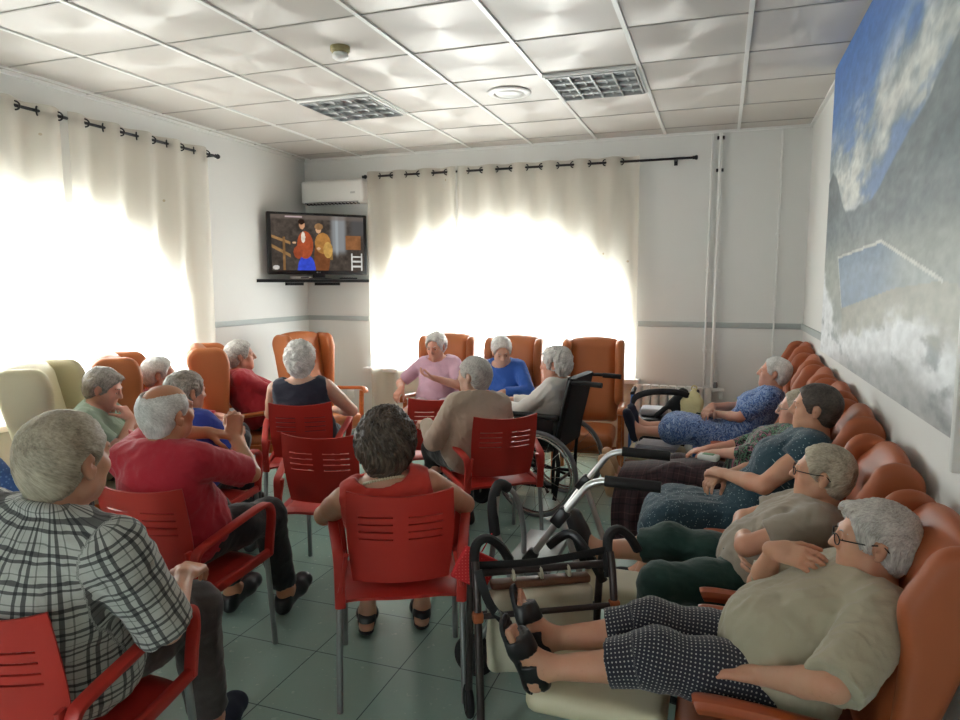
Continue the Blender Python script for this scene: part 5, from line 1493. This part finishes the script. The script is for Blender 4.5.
# person in blue behind him
at, yaw = CH[7][0], 5
P_(at=at, yaw=yaw, s=.90, hip=(0, -.01, .56), head=(-.02, .0, 1.005), hrot=(-22, -6, 0), buckle=.06, seed=3, **legs(.11, .35, .50, .36),
   arms=dict(L=dict(w=(-.10, .25, .73)), R=dict(w=(.14, .22, .74), curl=.5)), skin='skin', hair='hair_grey', hstyle=dict(t=.016, amp=.004, back=.03), shoes='black',
   label='person with tousled grey hair in a royal blue shirt behind the balding person',
   wear=[dict(PANTS, mat='charcoal'), dict(TEE, mat='blue_tee')])
# man in sage green by the cream armchair
at, yaw = (-3.37, 2.99), -58
P_(at=at, yaw=yaw, s=.92, fem=False, hip=(0, .03, .565), head=(.05, .0, .985), hrot=(-4, -22, 0), buckle=.075, seed=4, **legs(.12, .36, .52, .28),
   arms=dict(L=dict(w=(-.14, .30, .66)), R=dict(w=(.065, .14, .80), hint=(.8, .1, -1), hd=(-.15, -.55, .8), pn=(-.3, -.8, -.3), curl=.9)), skin='skin_pink', hair='hair_grey',
   hstyle=dict(t=.013, amp=.003, fringe=.012), brow='hair_dark', shoes='black', label='person in a sage green top, head bowed, hand at the chin, in the cream armchair',
   wear=[dict(PANTS, mat='charcoal'), dict(TEE, mat='sage')])
# person with white cap of hair, in the second armchair
at, yaw = (-3.50, 3.65), -50
P_(at=at, yaw=yaw, s=.92, hip=(0, .03, .565), head=(.0, -.09, .975), hrot=(0, -4, 0), buckle=.04, seed=5, **legs(.11, .40, .51, .38),
   arms=dict(L=dict(w=(-.12, .28, .64)), R=dict(w=(.12, .28, .64))), skin='skin_pink', hair='hair_white', hstyle=dict(t=.016, amp=.002), shoes='black',
   label='person in dark red with a cap of white hair, face past the orange wing',
   wear=[dict(PANTS, mat='charcoal'), dict(TEE, mat='red_knit', sleeves=1.8)])
# woman in red knit, arms folded
at, yaw = (-3.43, 4.39), -50
P_(at=at, yaw=yaw, s=.93, hip=(0, .04, .56), head=(.0, -.085, 1.03), hrot=(-4, 2, 0), buckle=.03, seed=6, belly=.04, **legs(.11, .44, .51, .50),
   arms=dict(L=dict(w=(.03, .27, .76), hint=(-1, .1, -.6), hd=(.9, .1, -.1), pn=(0, -.5, -1)), R=dict(w=(-.02, .30, .72), hint=(1, .1, -.6), hd=(-.9, .1, -.1), pn=(0, -.6, -1))), skin='skin_pink', hair='hair_silver',
   hstyle=dict(t=.020, curl=.006, back=.03), shoes='black', label='person in a red knit top with silver curls, arms folded, by the left wall',
   wear=[dict(PANTS, mat='black'), dict(TEE, mat='red_knit', sleeves=.98)])
# woman in dark vest
at, yaw = CH[3][0], 25
P_(at=at, yaw=yaw, s=.95, hip=(0, -.005, .566), head=(-.02, -.06, 1.085), hrot=(4, -6, 0), buckle=.035, belly=.03, girth=1.06, sw=.17, hs=1.0, seed=7, **legs(.12, .36, .51, .38),
   arms=dict(L=dict(w=(-.10, .24, .72), hint=(-.9, -.3, -.6)), R=dict(w=(.17, .20, .715), hint=(1, -.35, -.5), curl=.5)), armg=1.08, vox=.006, skin='skin_pale', hair='hair_white',
   hstyle=dict(t=.020, curl=.011, back=.045), shoes='black', label='person in a dark sleeveless vest with white curls seen from behind',
   wear=[dict(PANTS, mat='charcoal'), dict(name='vest', mat='navy', torso=True, hem=.05, neck=(.105, .0, .070), armhole=(.098, .058, .01), off=.017)])
# woman with pearls
at, yaw = CH[4][0], 27
PB, PR = P_(at=at, yaw=yaw, s=.95, hip=(0, .02, .566), head=(-.06, -.095, .965), hrot=(10, -8, 9), buckle=.03, belly=.03, girth=1.05, sw=.172, hs=1.03, seed=8,
   knee=dict(L=(-.12, .36, .50), R=(.12, .36, .50)), ank=dict(L=(-.15, .36, .09), R=(.10, .38, .09)),
   arms=dict(L=dict(w=(-.15, .23, .735), hint=(-1, -.35, -.7), curl=.4), R=dict(w=(.16, .23, .735), hint=(1, -.4, -.7), curl=.4)), armg=1.1, vox=.0050, skin='skin', hair='hair_brown',
   hstyle=dict(t=.032, amp=.005, back=.036, lump=.02), shoes='sandal', label='person in a red vest with brown hair and a pearl necklace seen from behind',
   wear=[dict(PANTS, mat='charcoal', legs=1.5), dict(name='vest', mat='red_top', torso=True, hem=.05, neck=(.098, .01, .072), armhole=(.098, .060, .01), off=.017)])
nk = MB(); nrm = unit(PR.u*.85+PR.f*.5); nc = PR.N+PR.u*.016*PR.s-PR.f*.010; na = PR.r; nb = np.cross(nrm, na)
for k in range(44):
    a = 2*math.pi*k/44; nk.sphere(nc+.080*PR.s*(math.cos(a)*na+math.sin(a)*nb), .0058, 8, 6)
nk.torus(nc, .080*PR.s, .0016, nrm, 44, 5).build('necklace', M['pearl'], PB)
# person in the beige cardigan
at, yaw = (-1.41, 3.80), 46
P_(at=at, yaw=yaw, s=.93, hip=(0, -.02, .563), head=(.02, -.02, 1.035), hrot=(32, -2, 0), buckle=.05, seed=9, knee=dict(L=(-.09, .35, .525), R=(.12, .34, .525)), ank=dict(L=(-.09, .30, .09), R=(.12, .30, .09)),
   arms=dict(L=dict(w=(-.20, .20, .73), hint=(-.3, -.9, -.6), hd=(.1, .95, -.1), curl=.5), R=dict(w=(.16, .22, .72))), skin='skin_pale', hair='hair_silver', hstyle=dict(t=.011, amp=.003, back=.03), vox=.006, shoes='brown',
   label='person in a beige cardigan with cropped silver hair, in profile on a red chair',
   wear=[dict(PANTS, mat='black'), dict(TEE, name='cardigan', mat='beige', sleeves=1.93, hem=.10, slack=.006)])
# woman in pink
at, yaw = (-2.29, 5.42), 186
P_(at=at, yaw=yaw, s=.93, hip=(0, .02, .56), head=(.03, .0, 1.045), hrot=(-6, -16, 0), buckle=.04, belly=.045, seed=10, **legs(.13, .44, .52, .47),
   arms=dict(L=dict(w=(-.02, .22, .80), hint=(-1, .1, -.7), hd=(.75, .25, .25), pn=(-.2, -.2, 1), curl=.5), R=dict(w=(.27, .22, .70), hint=(1, -.3, -.6), hd=(.2, .8, -.5), curl=.6)), skin='skin_pink', hair='hair_white',
   hstyle=dict(t=.017, amp=.004), shoes='tan', label='person in a pink top reading something in the hand before the window',
   wear=[dict(PANTS, name='shorts', mat='pinkwhite', legs=.98), dict(TEE, mat='pink', sleeves=.85)])
# person in royal blue sweater
at, yaw = (-1.69, 5.41), 181
P_(at=at, yaw=yaw, s=.93, hip=(0, .04, .56), head=(.01, .06, 1.03), hrot=(24, -26, 4), buckle=.06, seed=11, **legs(.11, .32, .53, .22),
   arms=dict(L=dict(w=(-.06, .26, .72), hint=(-1, -.1, -.5), hd=(.8, .3, -.2), curl=.5), R=dict(w=(.06, .27, .71), hint=(1, -.1, -.5), hd=(-.8, .3, -.2), curl=.5)), skin='skin_pale', hair='hair_white',
   hstyle=dict(t=.016, amp=.003), shoes='black', label='person in a royal blue sweater looking down, hands together, before the window',
   wear=[dict(PANTS, mat='charcoal'), dict(TEE, name='sweater', mat='royal', sleeves=1.9)])
# woman in the wheelchair
at, yaw = (-1.21, 4.70), 83
P_(at=at, yaw=yaw, s=.93, hip=(0, .0, .575), head=(0, -.12, 1.02), hrot=(4, -6, 0), buckle=.03, seed=12, **legs(.11, .37, .54, .46, .20),
   arms=dict(L=dict(w=(-.10, .26, .72), hint=(-.7, -.3, -.7)), R=dict(w=(.10, .26, .72), hint=(.7, -.3, -.7))), skin='skin_pink', hair='hair_white', hstyle=dict(t=.022, curl=.010, back=.03), vox=.006, shoes='black',
   label='person in a white cardigan with white curls sitting in the wheelchair',
   wear=[dict(PANTS, mat='charcoal'), dict(TEE, name='cardigan', mat='ivory', sleeves=1.92)])
# left edge
at, yaw = (-3.10, 2.04), -8
P_(at=at, yaw=yaw, s=.93, hip=(0, -.01, .563), head=(-.03, -.02, 1.02), hrot=(0, -8, 0), buckle=.05, seed=13, **legs(.12, .36, .50, .38),
   arms=dict(L=dict(w=(-.12, .25, .65)), R=dict(w=(.14, .25, .65))), skin='skin_pink', hair='hair_grey', shoes='black', label='person in a blue dotted top cut off by the left edge of the photo',
   wear=[dict(PANTS, mat='charcoal'), dict(TEE, mat='blue_dots', sleeves=.95)])

# the row of recliners, far to near
def reclined(y, **k):
    d = dict(at=(.16, y), yaw=88, s=.90, hip=(0, -.01, .475), head=(.0, -.25, .90), buckle=-.012, knee=dict(L=(-.095, .33, .515), R=(.095, .34, .52)), ank=dict(L=(-.08, .66, .44), R=(.08, .67, .445)))
    d.update(k); return person(d)
reclined(5.08, s=.90, head=(.02, -.20, .97), hrot=(0, 6, 0), seed=14, knee=dict(L=(-.095, .36, .545), R=(.095, .36, .55)), ank=dict(L=(-.08, .69, .51), R=(.08, .69, .515)), foot=dict(L=(-.15, .25, .9), R=(.15, .25, .9)),
   arms=dict(L=dict(w=(.0, .17, .66), hint=(-1, .0, -.7), hd=(.7, .6, -.25), curl=.4), R=dict(w=(.02, .20, .71), hint=(.9, .0, -.7), hd=(-.75, .35, -.3), curl=.4)), skin='skin_pink', hair='hair_white', hstyle=dict(t=.010, amp=.002), shoes='slipper',
   label='person in a blue patterned dress with feet up on the stool', wear=[dict(name='dress', mat='blue_floral', torso=True, sleeves=.85, skirt=1.35, neck=(.085, .02, .06), off=.016, slack=.008)])
reclined(3.90, s=.88, head=(.02, -.24, .92), hrot=(0, 0, 0), seed=15, glasses='steel', knee=dict(L=(-.095, .36, .52), R=(.095, .36, .525)), ank=dict(L=(-.08, .68, .445), R=(.08, .69, .45)),
   arms=dict(L=dict(w=(.02, .20, .64), hint=(-1, .0, -.7), hd=(.5, .8, -.2), curl=.5), R=dict(w=(.10, .24, .64), hint=(.9, .0, -.7))), skin='skin_pink', hair='hair_greybeige', hstyle=dict(t=.011, amp=.002), shoes='tan',
   label='person in dark flowered blouse and maroon plaid trousers with tan shoes', wear=[dict(PANTS, mat='plaid_trousers', slack=.014), dict(TEE, name='blouse', mat='dark_floral', sleeves=1.3)])
reclined(3.32, hs=.88, s=.95, head=(.02, -.25, 1.03), hrot=(-2, 0, 0), seed=16, belly=.02, girth=1.02, knee=dict(L=(-.13, .36, .49), R=(.12, .38, .50)), ank=dict(L=(-.12, .50, .12), R=(.10, .50, .12)), foot=dict(L=(0, 1, .1), R=(0, 1, .1)),
   arms=dict(L=dict(w=(-.02, .11, .70), hint=(-1, -.1, -.6), hd=(.55, .75, .0), pn=(.1, -.3, -1), curl=.6), R=dict(w=(.05, .13, .665), hint=(.9, .0, -.7), hd=(-.8, .5, 0), curl=.6)), skin='skin', hair='hair_dark', hstyle=dict(t=.012, amp=.002, back=.03), vox=.006, shoes='black', armg=1.08,
   label='person with dark swept back hair in a teal dotted dress, hands clasped', wear=[dict(name='dress', mat='teal_dots', torso=True, sleeves=.35, skirt=1.2, neck=(.085, .02, .06), off=.016, slack=.01)])
reclined(2.70, s=.93, hs=.88, buckle=.012, head=(.02, -.21, .89), hrot=(-4, 4, 0), seed=17, belly=.03, girth=1.02, glasses='black_metal', knee=dict(L=(-.17, .33, .46), R=(.10, .33, .52)), ank=dict(L=(-.15, .40, .12), R=(.12, .64, .44)), foot=dict(L=(0, 1, .1), R=(.1, .3, .9)),
   arms=dict(L=dict(w=(.05, .04, .635), hint=(-.7, .9, -.3), hd=(.9, -.25, -.1), pn=(0, -.9, -.3), curl=.5), R=dict(w=(-.05, .07, .60), hint=(.7, .8, -.2), hd=(-.9, -.1, -.3), pn=(0, -1, -.2), curl=.35)), skin='skin', hair='hair_greybeige', hstyle=dict(t=.012, amp=.0022, back=.03), vox=.0055, armg=1.06, shoes='black',
   label='person in a grey tee and dark green trousers with arms folded in a recliner', wear=[dict(PANTS, mat='darkgreen', legs=1.35, slack=.008), dict(TEE, mat='grey_tee', sleeves=.66, slack=.012, wr=.006)])
reclined(2.02, at=(.185, 2.02), s=.93, hs=.885, buckle=.012, head=(.02, -.235, .88), hrot=(-6, 0, 0), seed=18, belly=.05, girth=1.06, glasses='black_metal', yaw=96, knee=dict(L=(-.095, .33, .525), R=(.085, .34, .53)), ank=dict(L=(-.09, .65, .45), R=(.06, .66, .46)), foot=dict(L=(-.12, .3, .9), R=(.2, .3, .9)),
   arms=dict(L=dict(w=(-.17, .08, .555), hint=(-1, -.3, .1), hd=(.25, .95, -.1), curl=.45), R=dict(w=(.10, .0, .80), hint=(.6, .7, -.7), hd=(-.6, -.75, .05), pn=(.4, -.5, -.7), curl=.5)), skin='skin', hair='hair_silver', hstyle=dict(t=.015, amp=.0032, fringe=.010, back=.03), vox=.0044, armg=1.06, shoes='sandal',
   label='person in a stone coloured blouse and polka dot trousers, chin on hand, nearest recliner', wear=[dict(PANTS, mat='polka', legs=1.42, slack=.008, vox=.0055), dict(TEE, name='blouse', mat='stone', sleeves=.98, slack=.014, wr=.007, vox=.0055)])
# ------------------------------------------------------------------ light and camera
w = bpy.data.worlds.new('daylight'); scene.world = w; w.use_nodes = True
bg = w.node_tree.nodes['Background']; bg.inputs[0].default_value = (.93, .97, 1, 1); bg.inputs[1].default_value = 17.0
def portal(name, loc, rot, sx, sy):
    l = bpy.data.lights.new(name, 'AREA'); l.shape = 'RECTANGLE'; l.size = sx; l.size_y = sy; l.cycles.is_portal = True
    o = bpy.data.objects.new(name, l); COL.objects.link(o); o.location = loc; o.rotation_euler = rot
portal('window_daylight', (WB['cu'], YB+.28, 1.44), (R2D(-90), 0, 0), 2.8, 1.5)
portal('window_daylight', (XL-.28, WL['cu'], 1.44), (R2D(-90), 0, R2D(90)), 2.8, 1.5)
portal('fill_door_daylight', ((dx0+dx1)/2, YF-.25, dz/2), (R2D(90), 0, 0), dx1-dx0, dz)  # portal for the added rear door that lets in fill light
cam_d = bpy.data.cameras.new('camera'); cam = bpy.data.objects.new('camera', cam_d); COL.objects.link(cam); scene.camera = cam
f_px, yaw_c, pitch_c = 681.64, .33952661, .11054008
cam_d.sensor_fit = 'HORIZONTAL'; cam_d.sensor_width = 36; cam_d.lens = f_px*36/960
cam.location = (0, 0, 1.58); cam.rotation_euler = (math.pi/2-pitch_c, 0, yaw_c)
cam_d.clip_start = .02
vs = scene.view_settings; vs.view_transform = 'Standard'; vs.look = 'None'; vs.exposure = 0.2; vs.gamma = 1.0; vs.use_curve_mapping = False
